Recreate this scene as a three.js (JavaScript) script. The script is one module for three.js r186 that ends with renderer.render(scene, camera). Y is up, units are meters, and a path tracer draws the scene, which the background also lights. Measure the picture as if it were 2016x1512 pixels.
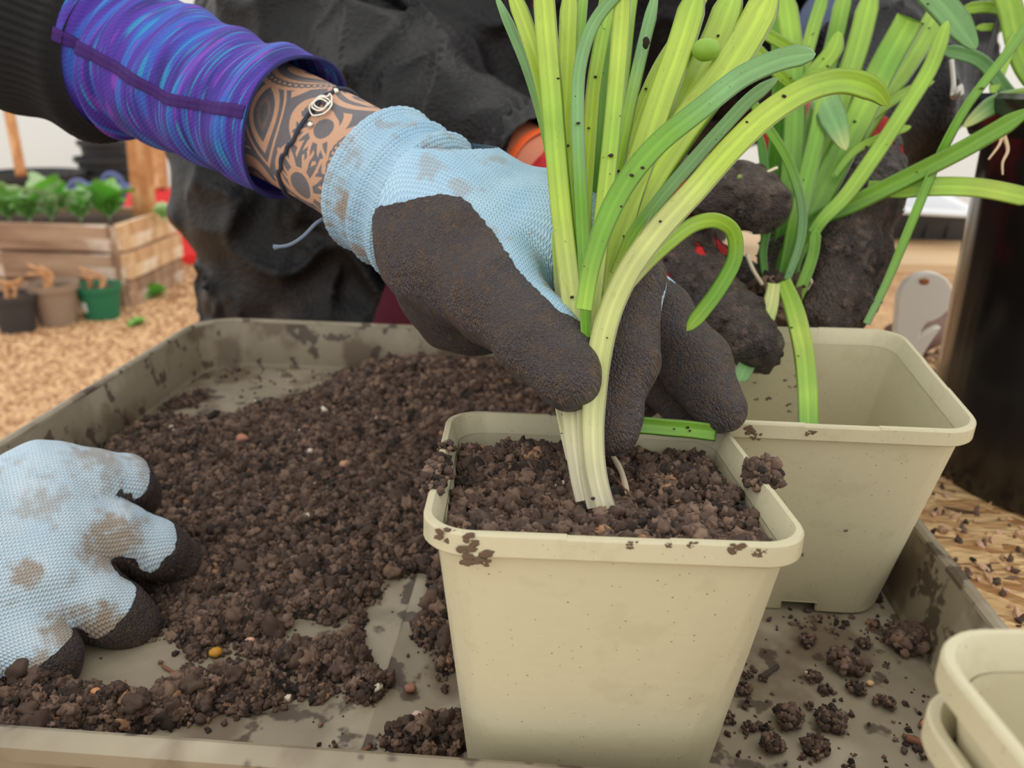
import * as THREE from 'three';
import { mergeGeometries, mergeVertices, toCreasedNormals } from 'three/addons/utils/BufferGeometryUtils.js';

// ---------------------------------------------------------------- camera, sky, exposure
const scene = new THREE.Scene();
const FOCAL = 1607.67, PITCH = 0.3477, ROLL = 0.0232;
const camera = new THREE.PerspectiveCamera(2 * Math.atan(756 / FOCAL) * 180 / Math.PI, 2016 / 1512, 0.02, 60);
const EYE = new THREE.Vector3(0, 0.2287, 0);
const FWD = new THREE.Vector3(0, -Math.sin(PITCH), -Math.cos(PITCH));
const RIGHT = new THREE.Vector3(1, 0, 0), UPV = new THREE.Vector3(0, Math.cos(PITCH), -Math.sin(PITCH));
{
  const r = RIGHT.clone(), u = UPV.clone();
  RIGHT.copy(r.clone().multiplyScalar(Math.cos(ROLL)).addScaledVector(u, Math.sin(ROLL)));
  UPV.copy(u.clone().multiplyScalar(Math.cos(ROLL)).addScaledVector(r, -Math.sin(ROLL)));
}
camera.position.copy(EYE); camera.up.copy(UPV); camera.lookAt(EYE.clone().add(FWD));
camera.focus = 0.285; camera.userData.fStop = 13;
scene.add(camera);
// even white overcast, as it reaches the bench through the milky tunnel cover
const SKY = new THREE.Color().setRGB(1.0, 0.985, 0.955);
scene.background = SKY;
const renderer = new THREE.WebGLRenderer();
renderer.toneMapping = THREE.LinearToneMapping;
renderer.toneMappingExposure = 1.4;
renderer.shadowMap.enabled = true;

// ---------------------------------------------------------------- helpers
const V = (x, y, z) => new THREE.Vector3(x, y, z);
// a point of the place, from where it is seen in the photograph and how deep it lies
const at = (px, py, d) => EYE.clone().addScaledVector(FWD, d).addScaledVector(RIGHT, (px - 1008) / FOCAL * d).addScaledVector(UPV, (756 - py) / FOCAL * d);
const onLevel = (px, py, y = 0) => { const a = at(px, py, 1).sub(EYE); return EYE.clone().addScaledVector(a, (y - EYE.y) / a.y); };
const depthOf = (p) => p.clone().sub(EYE).dot(FWD);
let seed = 7;
const rnd = () => { seed = (seed * 1664525 + 1013904223) >>> 0; return seed / 4294967296; };
const rr = (a, b) => a + (b - a) * rnd();
const lerp = (a, b, t) => a + (b - a) * t, clamp = (x, a = 0, b = 1) => Math.min(b, Math.max(a, x));
const sstep = (a, b, x) => { const t = clamp((x - a) / (b - a)); return t * t * (3 - 2 * t); };
const hash = (x, y, z) => { let h = (x * 374761393 + y * 668265263 + z * 1442695041) | 0; h = Math.imul(h ^ (h >>> 13), 1274126177); h = Math.imul(h ^ (h >>> 16), 2246822519); return ((h ^ (h >>> 15)) >>> 0) / 4294967296; };
function noise(x, y = 0, z = 0) {   // value noise, 0 to 1
  const i = Math.floor(x), j = Math.floor(y), k = Math.floor(z); let u = x - i, v = y - j, w = z - k;
  u = u * u * (3 - 2 * u); v = v * v * (3 - 2 * v); w = w * w * (3 - 2 * w);
  const L = (a, b, t) => a + (b - a) * t;
  return L(L(L(hash(i, j, k), hash(i + 1, j, k), u), L(hash(i, j + 1, k), hash(i + 1, j + 1, k), u), v),
    L(L(hash(i, j, k + 1), hash(i + 1, j, k + 1), u), L(hash(i, j + 1, k + 1), hash(i + 1, j + 1, k + 1), u), v), w);
}
const fbm = (x, y = 0, z = 0, o = 4) => { let s = 0, a = 0.5, n = 0; for (let i = 0; i < o; i++) { s += a * noise(x, y, z); n += a; a *= 0.5; x = x * 2.03 + 17.1; y = y * 2.03 + 3.7; z = z * 2.03 + 9.2; } return s / n; };
const rgb = (r, g, b) => new THREE.Color().setRGB(r / 255, g / 255, b / 255, THREE.SRGBColorSpace);   // picture values
const mixc = (a, b, t) => a.clone().lerp(b, clamp(t));
const used = {};
const numbered = (n) => { const k = used[n] = (used[n] ?? -1) + 1; return k ? n + '_' + String(k).padStart(3, '0') : n; };
function shade(o) { o.traverse((m) => { if (m.isMesh) { m.castShadow = true; m.receiveShadow = true; } }); return o; }
function info(o, label, category, group, kind) { o.userData.label = label; if (category) o.userData.category = category; if (group) o.userData.group = group; if (kind) o.userData.kind = kind; return o; }
function thing(name, label, category, group) { const g = new THREE.Group(); g.name = numbered(name); scene.add(g); return info(g, label, category, group); }
function part(name, geo, m, parent, label) { const o = new THREE.Mesh(geo, m); o.name = name; parent.add(o); if (label) o.userData.label = label; return shade(o); }
function single(name, geo, m, label, category, group, kind) { const o = new THREE.Mesh(geo, m); o.name = numbered(name); scene.add(o); info(o, label, category, group, kind); settle(o); return shade(o); }
// move a thing's origin to the middle of its base
function settle(o) {
  o.updateMatrixWorld(true);
  const b = new THREE.Box3().setFromObject(o), c = b.getCenter(V()); c.y = b.min.y;
  if (o.isMesh) { o.geometry.translate(-c.x, -c.y, -c.z); o.position.add(c); } else { o.position.add(c); for (const k of o.children) k.position.sub(c); }
  return o;
}
function struct(name, geo, m, label, category) { const o = new THREE.Mesh(geo, m); o.name = name; scene.add(o); info(o, label, category, null, 'structure'); return shade(o); }
const mat = (o) => new THREE.MeshStandardMaterial({ roughness: 0.8, ...o });
const phys = (o) => new THREE.MeshPhysicalMaterial({ roughness: 0.8, ...o });
// computed texture; fn(u, v) in 0..1 returns a Color (sRGB map) or a number (grey data)
function tex(w, h, fn, rep = [1, 1]) {
  const d = new Uint8Array(w * h * 4); let colour = false; const c = new THREE.Color();
  for (let j = 0; j < h; j++) for (let i = 0; i < w; i++) {
    const q = fn((i + 0.5) / w, (j + 0.5) / h), o = (j * w + i) * 4;
    if (typeof q === 'number') d[o] = d[o + 1] = d[o + 2] = clamp(q) * 255;
    else { colour = true; c.copy(q).convertLinearToSRGB(); d[o] = clamp(c.r) * 255; d[o + 1] = clamp(c.g) * 255; d[o + 2] = clamp(c.b) * 255; }
    d[o + 3] = 255;
  }
  const t = new THREE.DataTexture(d, w, h); t.wrapS = t.wrapT = THREE.RepeatWrapping; t.magFilter = THREE.LinearFilter; t.minFilter = THREE.LinearMipmapLinearFilter; t.generateMipmaps = true;
  t.repeat.set(...rep); if (colour) t.colorSpace = THREE.SRGBColorSpace; t.needsUpdate = true; return t;
}
// geometry from rows of points (grid of rows x columns), optionally closed round
function sheet(rows, closed, uvs, cols) {
  const n = rows.length, m = rows[0].length, P = [], U = [], C = [], I = [];
  const mm = closed ? m + 1 : m;
  for (let i = 0; i < n; i++) for (let j = 0; j < mm; j++) {
    const p = rows[i][j % m]; P.push(p.x, p.y, p.z);
    const q = uvs ? uvs(i, j) : [j / (mm - 1), i / (n - 1)]; U.push(q[0], q[1]);
    if (cols) { const c = cols(i, j % m, p); C.push(c.r, c.g, c.b); }
  }
  for (let i = 0; i < n - 1; i++) for (let j = 0; j < mm - 1; j++) { const a = i * mm + j, b = a + mm; I.push(a, a + 1, b, a + 1, b + 1, b); }
  const g = new THREE.BufferGeometry();
  g.setAttribute('position', new THREE.Float32BufferAttribute(P, 3)); g.setAttribute('uv', new THREE.Float32BufferAttribute(U, 2));
  if (cols) g.setAttribute('color', new THREE.Float32BufferAttribute(C, 3));
  g.setIndex(I); g.computeVertexNormals();
  if (closed) {   // one normal along the seam
    const N = g.attributes.normal;
    for (let i = 0; i < n; i++) { const a = i * mm, b = a + mm - 1, v = V(N.getX(a) + N.getX(b), N.getY(a) + N.getY(b), N.getZ(a) + N.getZ(b)).normalize(); N.setXYZ(a, v.x, v.y, v.z); N.setXYZ(b, v.x, v.y, v.z); }
  }
  return g;
}
// uv in metres: round the ring, then along the profile
function arcUV(rows, k = 1) { const m = rows[0].length, r = rows[Math.floor(rows.length / 2)], a = [0], b = [0]; for (let j = 1; j <= m; j++) a.push(a[j - 1] + r[j % m].distanceTo(r[j - 1])); for (let i = 1; i < rows.length; i++) b.push(b[i - 1] + rows[i][0].distanceTo(rows[i - 1][0])); return (i, j) => [a[j] * k, b[i] * k]; }
const flip = (g) => { const I = g.index.array; for (let i = 0; i < I.length; i += 3) { const t = I[i]; I[i] = I[i + 1]; I[i + 1] = t; } const N = g.attributes.normal; for (let i = 0; i < N.array.length; i++) N.array[i] *= -1; return g; };
const crease = (g, a = 0.6) => toCreasedNormals(g.index ? g.toNonIndexed() : g, a);
// frames along a smooth path
function frames(pts, n, ref = FWD) {
  const c = new THREE.CatmullRomCurve3(pts, false, 'centripetal'), out = [];
  for (let i = 0; i <= n; i++) {
    const t = i / n, p = c.getPointAt(t), d = c.getTangentAt(t), side = V().crossVectors(d, ref).normalize(), nor = V().crossVectors(side, d).normalize();
    out.push({ p, d, side, nor, t, s: t * c.getLength() });
  }
  return out;
}
// tube of changing section: rad(t, angle) in metres (or [a, b] half-axes); angle 0 = side, 90 degrees = nor
function loft(pts, n, m, rad, o = {}) {
  const F = frames(pts, n, o.ref), rows = [];
  for (const f of F) {
    const row = [];
    for (let j = 0; j < m; j++) {
      const a = j / m * Math.PI * 2, q = rad(f.t, a, f), [ra, rb] = Array.isArray(q) ? q : [q, q];
      row.push(f.p.clone().addScaledVector(f.side, Math.cos(a) * ra).addScaledVector(f.nor, Math.sin(a) * rb));
    }
    rows.push(row);
  }
  if (o.caps) { rows.unshift(rows[0].map(() => F[0].p.clone())); rows.push(rows[rows.length - 1].map(() => F[F.length - 1].p.clone())); }
  const L = F[F.length - 1].s;
  return sheet(rows, true, o.uv ? (i, j) => o.uv(j / m, i / (rows.length - 1), L) : null, o.color ? (i, j, p) => o.color(clamp((o.caps ? i - 1 : i) / n), j / m, p) : null);
}
const tube = (pts, r, n = 24, m = 8) => loft(pts, n, m, (t) => typeof r === 'function' ? r(t) : r, { caps: true, ref: V(0.13, 0.31, 0.94) });
const box = (w, h, d, x = 0, y = 0, z = 0) => { const g = new THREE.BoxGeometry(w, h, d); g.translate(x, y, z); return g; };
// board with soft edges
function board(w, h, d, b = 0.004) {
  const s = new THREE.Shape(); s.moveTo(-w / 2 + b, -h / 2 + b); s.lineTo(w / 2 - b, -h / 2 + b); s.lineTo(w / 2 - b, h / 2 - b); s.lineTo(-w / 2 + b, h / 2 - b); s.closePath();
  const g = new THREE.ExtrudeGeometry(s, { depth: d - 2 * b, bevelThickness: b, bevelSize: b, bevelSegments: 1 }); g.translate(0, 0, -d / 2 + b); return g;
}
// lumpy crumb
function lump(r, detail, rough, k, sq = [1, 1, 1]) {
  let g = new THREE.IcosahedronGeometry(1, detail); g.deleteAttribute('uv'); g.deleteAttribute('normal'); g = mergeVertices(g, 1e-4);
  const p = g.attributes.position;
  for (let i = 0; i < p.count; i++) { const v = V().fromBufferAttribute(p, i), s = r * (1 + rough * (2 * fbm(v.x * 2.2 + k * 9, v.y * 2.2, v.z * 2.2 + k, 3) - 1)); p.setXYZ(i, v.x * s * sq[0], v.y * s * sq[1], v.z * s * sq[2]); }
  g.computeVertexNormals(); return g;
}
const merged = (list) => mergeGeometries(list.map((g) => { const q = g.index ? g.toNonIndexed() : g; return q; }), false);
function copies(name, geos, m, spots, parent, label) {   // spots: [position, scale, colour factor]
  const root = parent;
  geos.forEach((g, k) => {
    const mine = spots.filter((_, i) => i % geos.length === k), o = new THREE.InstancedMesh(g, m, mine.length), M = new THREE.Matrix4(), e = new THREE.Euler();
    mine.forEach(([p, s, c], i) => { e.set(rnd() * 6.28, rnd() * 6.28, rnd() * 6.28); M.compose(p, new THREE.Quaternion().setFromEuler(e), Array.isArray(s) ? V(...s) : V(s, s, s)); o.setMatrixAt(i, M); if (c) o.setColorAt(i, c); });
    o.name = name; o.userData.kind = 'stuff'; root.add(o); shade(o);
  });
}

// ---------------------------------------------------------------- the setting: gravel floor, tunnel cover
const GROUND = -0.75;
const M = {};
M.ground = mat({ map: tex(512, 512, (u, v) => { const n = noise(u * 140, v * 140), k = fbm(u * 9, v * 9, 2); return mixc(rgb(150, 104, 62), rgb(222, 184, 138), n * 0.8 + (k - 0.5) * 0.6); }, [6, 6]), bumpMap: tex(512, 512, (u, v) => noise(u * 140, v * 140, 5), [6, 6]), bumpScale: 0.008, roughness: 0.9 });
struct('floor', new THREE.BoxGeometry(14, 0.06, 12).translate(0, GROUND - 0.03, -3.4), M.ground, 'tan gravel floor of the growing tunnel', 'floor');
{
  const root = new THREE.Group(); root.name = numbered('loose_gravel'); scene.add(root); info(root, 'small orange and tan stones spread over the floor', 'gravel', null, 'stuff');
  const spots = [], c1 = rgb(235, 196, 150), c2 = rgb(150, 98, 56);
  for (let i = 0; i < 26000; i++) {
    const px = rr(-60, 480), py = 480 + 420 * Math.pow(rnd(), 0.8); const p = onLevel(px, py, GROUND); if (p.z < -7) continue;
    p.y += 0.001; const s = rr(0.006, 0.015); spots.push([p, [s, s * 0.6, s], mixc(c1, c2, Math.pow(rnd(), 1.1))]);
  }
  copies('gravel_stones', [lump(1, 1, 0.35, 1), lump(1, 1, 0.35, 2)], mat({ color: 0xffffff, roughness: 0.75 }), spots, root);
}
M.cover = phys({ color: rgb(226, 230, 228), roughness: 0.95, transmission: 0.55, thickness: 0, bumpMap: tex(256, 256, (u, v) => fbm(u * 6, v * 18, 1)), bumpScale: 0.02, side: THREE.DoubleSide });
{
  const rows = [];
  for (let i = 0; i <= 14; i++) { const t = i / 14, y = GROUND + 0.02 + 2.9 * Math.sin(t * 1.35), z = -6.6 + 1.0 * (1 - Math.cos(t * 1.35)); rows.push(Array.from({ length: 41 }, (_, j) => V(-6.8 + 13.6 * j / 40, y, z + 0.03 * Math.sin(j * 1.1)))); }
  struct('wall_back', sheet(rows), M.cover, 'milky polythene side of the growing tunnel', 'tunnel cover');
}

// ---------------------------------------------------------------- potting table of strand board
M.strand = mat({
  map: tex(1024, 1024, (u, v) => {
    let best = -1, val = 0;
    for (let l = 0; l < 5; l++) {   // overlapping flat wood strands
      const a = 0.35 + 0.5 * Math.sin(l * 2.1), x = u * Math.cos(a) + v * Math.sin(a), y = -u * Math.sin(a) + v * Math.cos(a);
      const j = Math.floor(y * 46 + l * 0.3), off = hash(j, l, 1), i = Math.floor(x * 9 + off * 9), h = hash(i, j, l + 7);
      const fy = y * 46 + l * 0.3 - j; if (h > best && fy > 0.06 && fy < 0.94) { best = h; val = hash(i, j, 91) * 0.7 + 0.3 * noise(x * 20, y * 500, l); }
    }
    const c = mixc(rgb(150, 98, 48), rgb(240, 205, 150), val * 1.15 - 0.05), d = fbm(u * 22, v * 22, 4);
    return mixc(c, rgb(70, 46, 30), best < 0.45 ? 0.9 : sstep(0.6, 0.75, d) * 0.7);
  }, [2.5, 2.5]), roughness: 0.62, bumpMap: tex(512, 512, (u, v) => noise(u * 60 + v * 20, v * 200), [2.5, 2.5]), bumpScale: 0.0012,
});
M.legwood = mat({ color: rgb(150, 118, 84), map: tex(128, 256, (u, v) => 0.72 + 0.28 * fbm(u * 30, v * 4)) });
{
  const t = thing('potting_table', 'strand board potting table under the grey tray', 'table');
  const g = new THREE.BoxGeometry(1.1, 0.018, 0.76); const uv = g.attributes.uv, p = g.attributes.position; for (let i = 0; i < uv.count; i++) uv.setXY(i, p.getX(i) + p.getY(i), p.getZ(i));
  g.translate(0.27, -0.0115, -0.365); part('table_top', g, M.strand, t);
  for (const [x, z] of [[-0.22, -0.05], [0.76, -0.05], [-0.22, -0.7], [0.76, -0.7]]) part('leg', box(0.06, -GROUND - 0.0205, 0.06, x, (GROUND - 0.0205) / 2, z), M.legwood, t);
  settle(t);
}

// ---------------------------------------------------------------- grey tray
const TRAY = { L: -0.3049, R: 0.1717, B: -0.6518, F: -0.1878, yaw: -0.063, h: 0.040 };
const trayC = V((TRAY.L + TRAY.R) / 2, 0, (TRAY.B + TRAY.F) / 2).applyAxisAngle(V(0, 1, 0), TRAY.yaw);
const trayHW = (TRAY.R - TRAY.L) / 2, trayHD = (TRAY.F - TRAY.B) / 2;
const toTray = (p) => p.clone().sub(trayC).applyAxisAngle(V(0, 1, 0), -TRAY.yaw);
function ringRect(hw, hd, r, y, side = [-1, -0.5, 0, 0.5], nc = 8, dip) {
  const out = [], cs = [[1, 1, 0], [-1, 1, 1], [-1, -1, 2], [1, -1, 3]];   // corners, starting front right, running towards the front left
  for (const [sx, sz, k] of cs) {
    for (let i = 0; i <= nc; i++) { const a = k * Math.PI / 2 + i / nc * Math.PI / 2; out.push(V(sx * (hw - r) + Math.cos(a) * r, y, sz * (hd - r) + Math.sin(a) * r)); }
    const nx = cs[(k + 1) % 4], L = (k % 2 ? hd : hw) - r, mx = (sx + nx[0]) / 2, mz = (sz + nx[1]) / 2;
    for (const t of side.slice(1)) { const d = V(nx[0] - sx, 0, nx[1] - sz).multiplyScalar(0.5); out.push(V(mx ? mx * hw : d.x * L * t, y + (dip ? dip(t) : 0), mz ? mz * hd : d.z * L * t)); }
  }
  return out;
}
const dirtMask = (u, v, s) => sstep(0.5, 0.68, fbm(u * s, v * s, 3.3, 5));
// one grey plastic, smeared and splashed with mud; sx, sy: how the sheet is stretched
const trayTex = (w, h, sx, sy, k) => tex(w, h, (u, v) => {
  const x = u * sx, y = v * sy; let c = mixc(rgb(128, 117, 97), rgb(158, 147, 125), fbm(x * 7, y * 7, k, 5) * 1.1 + (fbm(x * 70, y * 70, 2 + k, 3) - 0.5) * 0.3);
  c = mixc(c, rgb(182, 172, 150), sstep(0.56, 0.76, fbm(x * 13, y * 13, 7 + k, 5)) * 0.5); c = mixc(c, rgb(98, 80, 63), sstep(0.53, 0.72, fbm(x * 16, y * 16, 5 + k, 5)) * 0.75); return mixc(c, rgb(64, 49, 39), sstep(0.63, 0.7, fbm(x * 42, y * 42, 6 + k, 4)) * 0.8);
});
const trayBump = tex(512, 512, (u, v) => fbm(u * 40, v * 40, 2), [2.2, 2.2]);
M.tray = mat({ map: rep0(trayTex(1024, 1024, 1, 1, 0), 2.2, 2.2), bumpMap: trayBump, bumpScale: 0.0012, roughness: 0.55 });
M.trayWall = mat({ map: trayTex(2048, 64, 4.2, 0.09, 3), roughness: 0.55 });
M.trayRim = mat({ map: trayTex(2048, 32, 4.2, 0.04, 8), roughness: 0.55 });
function rep0(t, x, y) { t.repeat.set(x, y); return t; }
{
  const t = thing('potting_tray', 'large shallow grey plastic tray smeared with mud, holding the compost', 'tray');
  const S = [-1, -0.6, -0.2, 0.2, 0.6], hw = trayHW, hd = trayHD, R = 0.036;
  const ring = (inset, y) => ringRect(hw - inset, hd - inset, R - inset * 0.5, y, S, 10);
  const strip = (name, rs, m) => part(name, ((R) => { const A = arcUV(R); return crease(sheet(R, true, (i, j) => [A(i, j)[0] / A(i, R[0].length)[0], A(i, j)[1] / A(R.length - 1, 0)[1]])); })(rs.map((q) => ring(...q))), m, t);
  strip('wall', [[0.0085, -0.0018], [0.0095, 0.0006], [0.0085, 0.004], [0.0035, TRAY.h - 0.002], [0.003, TRAY.h - 0.001]].reverse(), M.trayWall);
  strip('outer_wall', [[0.001, TRAY.h - 0.006], [0.0015, TRAY.h - 0.006], [0.0068, -0.002]].reverse().reverse(), M.trayWall);
  strip('rim', [[0.0036, TRAY.h - 0.002], [0.003, TRAY.h - 0.0004], [0.001, TRAY.h + 0.0006], [-0.002, TRAY.h], [-0.0042, TRAY.h - 0.0022], [-0.0046, TRAY.h - 0.006], [-0.0036, TRAY.h - 0.008], [0.001, TRAY.h - 0.006]].reverse().reverse(), M.trayRim);
  const sh = new THREE.Shape(ring(0.0075, 0).map((p) => new THREE.Vector2(p.x, -p.z)));
  const fl = new THREE.ExtrudeGeometry(sh, { depth: 0.0018, bevelEnabled: false }); fl.rotateX(-Math.PI / 2); fl.translate(0, -0.0018, 0); part('tray_floor', fl, M.tray, t);
  t.position.copy(trayC); t.rotation.y = TRAY.yaw;
}

// ---------------------------------------------------------------- compost
const SOILS = [rgb(74, 57, 47), rgb(104, 83, 70), rgb(42, 32, 27), rgb(128, 103, 86), rgb(84, 66, 55)];
const soilColour = () => { const c = mixc(SOILS[Math.floor(rnd() * 5)], SOILS[Math.floor(rnd() * 5)], rnd()); return rnd() < 0.008 ? rgb(156, 118, 88) : rnd() < 0.0012 ? rgb(226, 214, 196) : c; };
M.soil = mat({ color: rgb(44, 33, 28), roughness: 0.95, map: tex(256, 256, (u, v) => 0.6 + 0.4 * fbm(u * 50, v * 50)), bumpMap: tex(256, 256, (u, v) => fbm(u * 60, v * 60, 1)), bumpScale: 0.003 });
M.crumb = mat({ color: 0xffffff, roughness: 0.9 });
M.clump = mat({ vertexColors: true, roughness: 0.9 });
const crumbGeos = [1, 2, 3, 4].map((k) => lump(1, 2, 1.0, k, [1, 0.8 + 0.1 * k, 0.85])).concat([merged([lump(0.62, 1, 0.9, 5), lump(0.45, 1, 0.9, 6).translate(0.6, 0.2, 0.1), lump(0.4, 1, 0.9, 7).translate(-0.3, 0.5, 0.4), lump(0.4, 1, 0.9, 8).translate(0, -0.3, -0.6), lump(0.3, 1, 0.9, 9).translate(-0.6, -0.2, 0.2), lump(0.3, 1, 0.9, 10).translate(0.3, 0.6, -0.3)])]);
const blob = (px, py, rx, ry, h) => { const c = onLevel(px, py), a = onLevel(px + rx, py), b = onLevel(px, py - ry), d = onLevel(px, py + ry); return { c, rx: Math.abs(a.x - c.x), rz: (d.z - b.z) / 2, h }; };
const BLOBS = [[860, 800, 300, 75, .036], [980, 850, 160, 90, .024], [700, 880, 280, 90, .016], [420, 880, 230, 70, .014], [300, 920, 160, 50, .012], [600, 990, 330, 110, .014], [480, 1090, 260, 80, .011], [760, 1040, 160, 100, .012],
  [640, 1180, 130, 50, .008], [430, 1230, 170, 45, .009], [520, 1290, 130, 30, .006], [640, 1310, 120, 50, .010], [470, 1360, 230, 40, .010], [250, 1410, 130, 36, .012], [80, 1390, 150, 50, .016], [820, 1230, 40, 50, .006], [830, 1450, 80, 45, .013], [730, 1350, 60, 40, .009], [640, 1460, 50, 18, .006], [370, 715, 40, 22, .010], [380, 790, 60, 30, .006], [530, 745, 20, 9, .005], [470, 775, 16, 8, .005],
  [880, 1130, 50, 120, .012], [880, 1300, 30, 60, .008]].map((q) => blob(...q));
const BARE = [[570, 765, 110, 34, .02], [420, 805, 60, 26, .014], [700, 720, 30, 10, .02], [800, 1170, 45, 40, .012], [600, 1240, 60, 22, .007], [520, 1330, 60, 12, .008], [770, 1260, 45, 70, .012], [800, 1390, 70, 45, .012], [600, 1440, 110, 30, .012], [260, 1325, 62, 36, .016], [330, 1440, 30, 10, .008]].map((q) => blob(...q));
const fall = (b, x, z) => { const q = ((x - b.c.x) / b.rx) ** 2 + ((z - b.c.z) / b.rz) ** 2; return q > 6 ? 0 : Math.exp(-q * 1.3) * b.h; };
function soilH(x, z) {
  let a = 0, b = 0; for (const q of BLOBS) a = Math.max(a, fall(q, x, z)) + 0.25 * Math.min(a, fall(q, x, z)); for (const q of BARE) b += fall(q, x, z);
  const n = fbm(x * 60, z * 60, 4, 3) - 0.5, f = fbm(x * 190, z * 190, 8, 2) - 0.5;
  return a - b - 0.0035 + n * 0.011 + f * 0.005;
}
{
  const root = new THREE.Group(); root.name = numbered('compost'); scene.add(root); info(root, 'dark crumbly compost spread across the grey tray', 'compost', null, 'stuff');
  const N = 230, rows = [];
  for (let i = 0; i <= N; i++) rows.push(Array.from({ length: N + 1 }, (_, j) => { const p = V(lerp(-1, 1, j / N) * (trayHW - 0.012), 0, lerp(-1, 1, i / N) * (trayHD - 0.012)).applyAxisAngle(V(0, 1, 0), TRAY.yaw).add(trayC); const e = Math.min(1, (N / 2 - Math.max(Math.abs(i - N / 2), Math.abs(j - N / 2))) / 6); p.y = Math.max(-0.0012, soilH(p.x, p.z) * e - 0.0012 * (1 - e)); return p; }));
  const g = flip(sheet(rows, false, (i, j) => [j * 0.02, i * 0.02])); const o = part('mound', g, M.soil, root); o.userData.kind = 'stuff';
  const spots = [];
  for (let i = 0; i < 320000 && spots.length < 90000; i++) {
    const q = V(rr(-1, 1) * (trayHW - 0.014), 0, rr(-1, 1) * (trayHD - 0.014)).applyAxisAngle(V(0, 1, 0), TRAY.yaw).add(trayC), h = soilH(q.x, q.z);
    const d = Math.hypot(q.x - 0.03, q.z + 0.25);
    let s = 0.0007 + 0.0018 * Math.pow(rnd(), 2.4) + (rnd() < 0.025 ? rr(0.001, 0.0022) : 0);
    if (h > 0) { if (fbm(q.x * 240, q.z * 240, 12, 2) < 0.40 && rnd() < 0.8) continue; q.y = h + s * rr(0, 0.9); } else if (rnd() < 0.006 + 0.3 * sstep(-0.004, 0, h) * (rnd() < 0.4 ? 1 : 0)) { s *= 0.6; q.y = s * 0.45; } else continue;
    spots.push([q, s, soilColour()]);
  }
  copies('compost_crumbs', crumbGeos, M.crumb, spots, root);
}
// clumps that lie singly on the tray, each a heap of crumbs
function clumpGeo(r, n, k, flat = 0.6) {
  const list = [];
  for (let i = 0; i < n * 1.7; i++) {
    const a = rnd() * 6.28, b = Math.acos(rr(-0.3, 1)), q = r * Math.pow(rnd(), 0.4) * 0.8, s = r * rr(0.1, 0.27);
    const g = lump(s, 1, 1.0, k + i * 1.3).translate(q * Math.sin(b) * Math.cos(a), q * Math.cos(b) * flat, q * Math.sin(b) * Math.sin(a)).toNonIndexed();
    const c = soilColour(), col = new Float32Array(g.attributes.position.count * 3); for (let j = 0; j < col.length; j += 3) { col[j] = c.r; col[j + 1] = c.g; col[j + 2] = c.b; }
    g.setAttribute('color', new THREE.BufferAttribute(col, 3)); list.push(g);
  }
  return mergeGeometries(list, false);
}
for (const [px, py, w, n, what] of [[1785, 1275, 48, 130, 'largest dark compost clump, leaning against the tray wall'], [1588, 1268, 22, 30, 'compost clump lying in front of the empty pot feet'], [1700, 1272, 17, 20, 'small compost clump next to the largest clump by the tray wall'], [1665, 1315, 42, 50, 'long ragged compost clump on the bare tray floor'], [1600, 1340, 20, 26], [1685, 1362, 22, 36], [1625, 1362, 16, 16], [1740, 1392, 22, 24, 'narrow pointed compost clump alone towards the nested pots'], [1550, 1425, 34, 60, 'broad compost clump between the pot and the scattered crumbs'], [1635, 1428, 34, 60], [1518, 1476, 28, 44, 'double lumped compost clump close to the filled pot base'], [1605, 1480, 32, 40, 'ragged compost clump with bark bits below the broad clumps'], [1475, 1437, 18, 20], [1470, 1335, 14, 14], [1502, 1340, 12, 12], [1465, 1365, 20, 22], [1432, 1420, 18, 22], [1745, 1312, 9, 8], [1595, 1395, 14, 12], [1815, 1495, 10, 9], [1710, 1428, 7, 5], [1680, 1488, 7, 5], [1650, 1288, 9, 9]]) {
  const p = onLevel(px, py), r = w / FOCAL * depthOf(p), g = clumpGeo(r, n, px * 0.01); g.computeBoundingBox(); g.translate(0, -g.boundingBox.min.y, 0);
  const o = single('compost_clump', g, M.clump, what ?? 'small crumbly clump of compost lying on the bare tray floor', 'soil clump', what ? undefined : 'loose compost clumps beside the planted pot'); o.position.x += p.x; o.position.z += p.z; o.position.y = 0.0002;
}
// stones, twigs and bark bits picked out of the compost
M.stone = (r, g, b) => mat({ color: rgb(r, g, b), roughness: 0.7 });
for (const [px, py, s, c, label] of [[425, 1293, 12, [196, 140, 40], 'smooth yellow pebble on the compost near the gloved fingers'], [493, 1268, 9, [220, 170, 145], 'small pink stone chip lying on the compost'], [192, 1381, 9, [206, 140, 92], 'orange stone chip beside the gloved little finger'], [822, 1412, 9, [222, 190, 172], 'pale pink chip on the compost beside the planted pot'], [808, 1362, 11, [150, 104, 82], 'reddish bark crumb on the bare tray floor'], [478, 868, 11, [176, 118, 94], 'pinkish bark chunk on top of the compost'], [680, 905, 10, [190, 140, 104], 'tan bark chunk in the middle of the compost'], [238, 1454, 6, [220, 160, 50], 'tiny yellow bead of fertiliser near the tray edge'], [1820, 1432, 9, [196, 130, 96], 'reddish bark flake beside the stacked pots'], [1712, 1350, 7, [214, 172, 122], 'small tan chip beside a compost clump']]) {
  const p = onLevel(px, py), h = Math.max(0, soilH(p.x, p.z)), r = s / FOCAL * depthOf(p), o = single('stone_chip', lump(r, 2, 0.3, px, [1.1, 0.75, 0.9]), M.stone(...c), label, 'stone');
  o.position.set(p.x, h + 0.0002, p.z); if (h > 0) { const q = onLevel(px, py, h); o.position.set(q.x, soilH(q.x, q.z) + 0.0006, q.z); }
}
M.twig = mat({ color: rgb(128, 84, 62), roughness: 0.85 }); M.twigDark = mat({ color: rgb(66, 54, 46), roughness: 0.85 });
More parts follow.
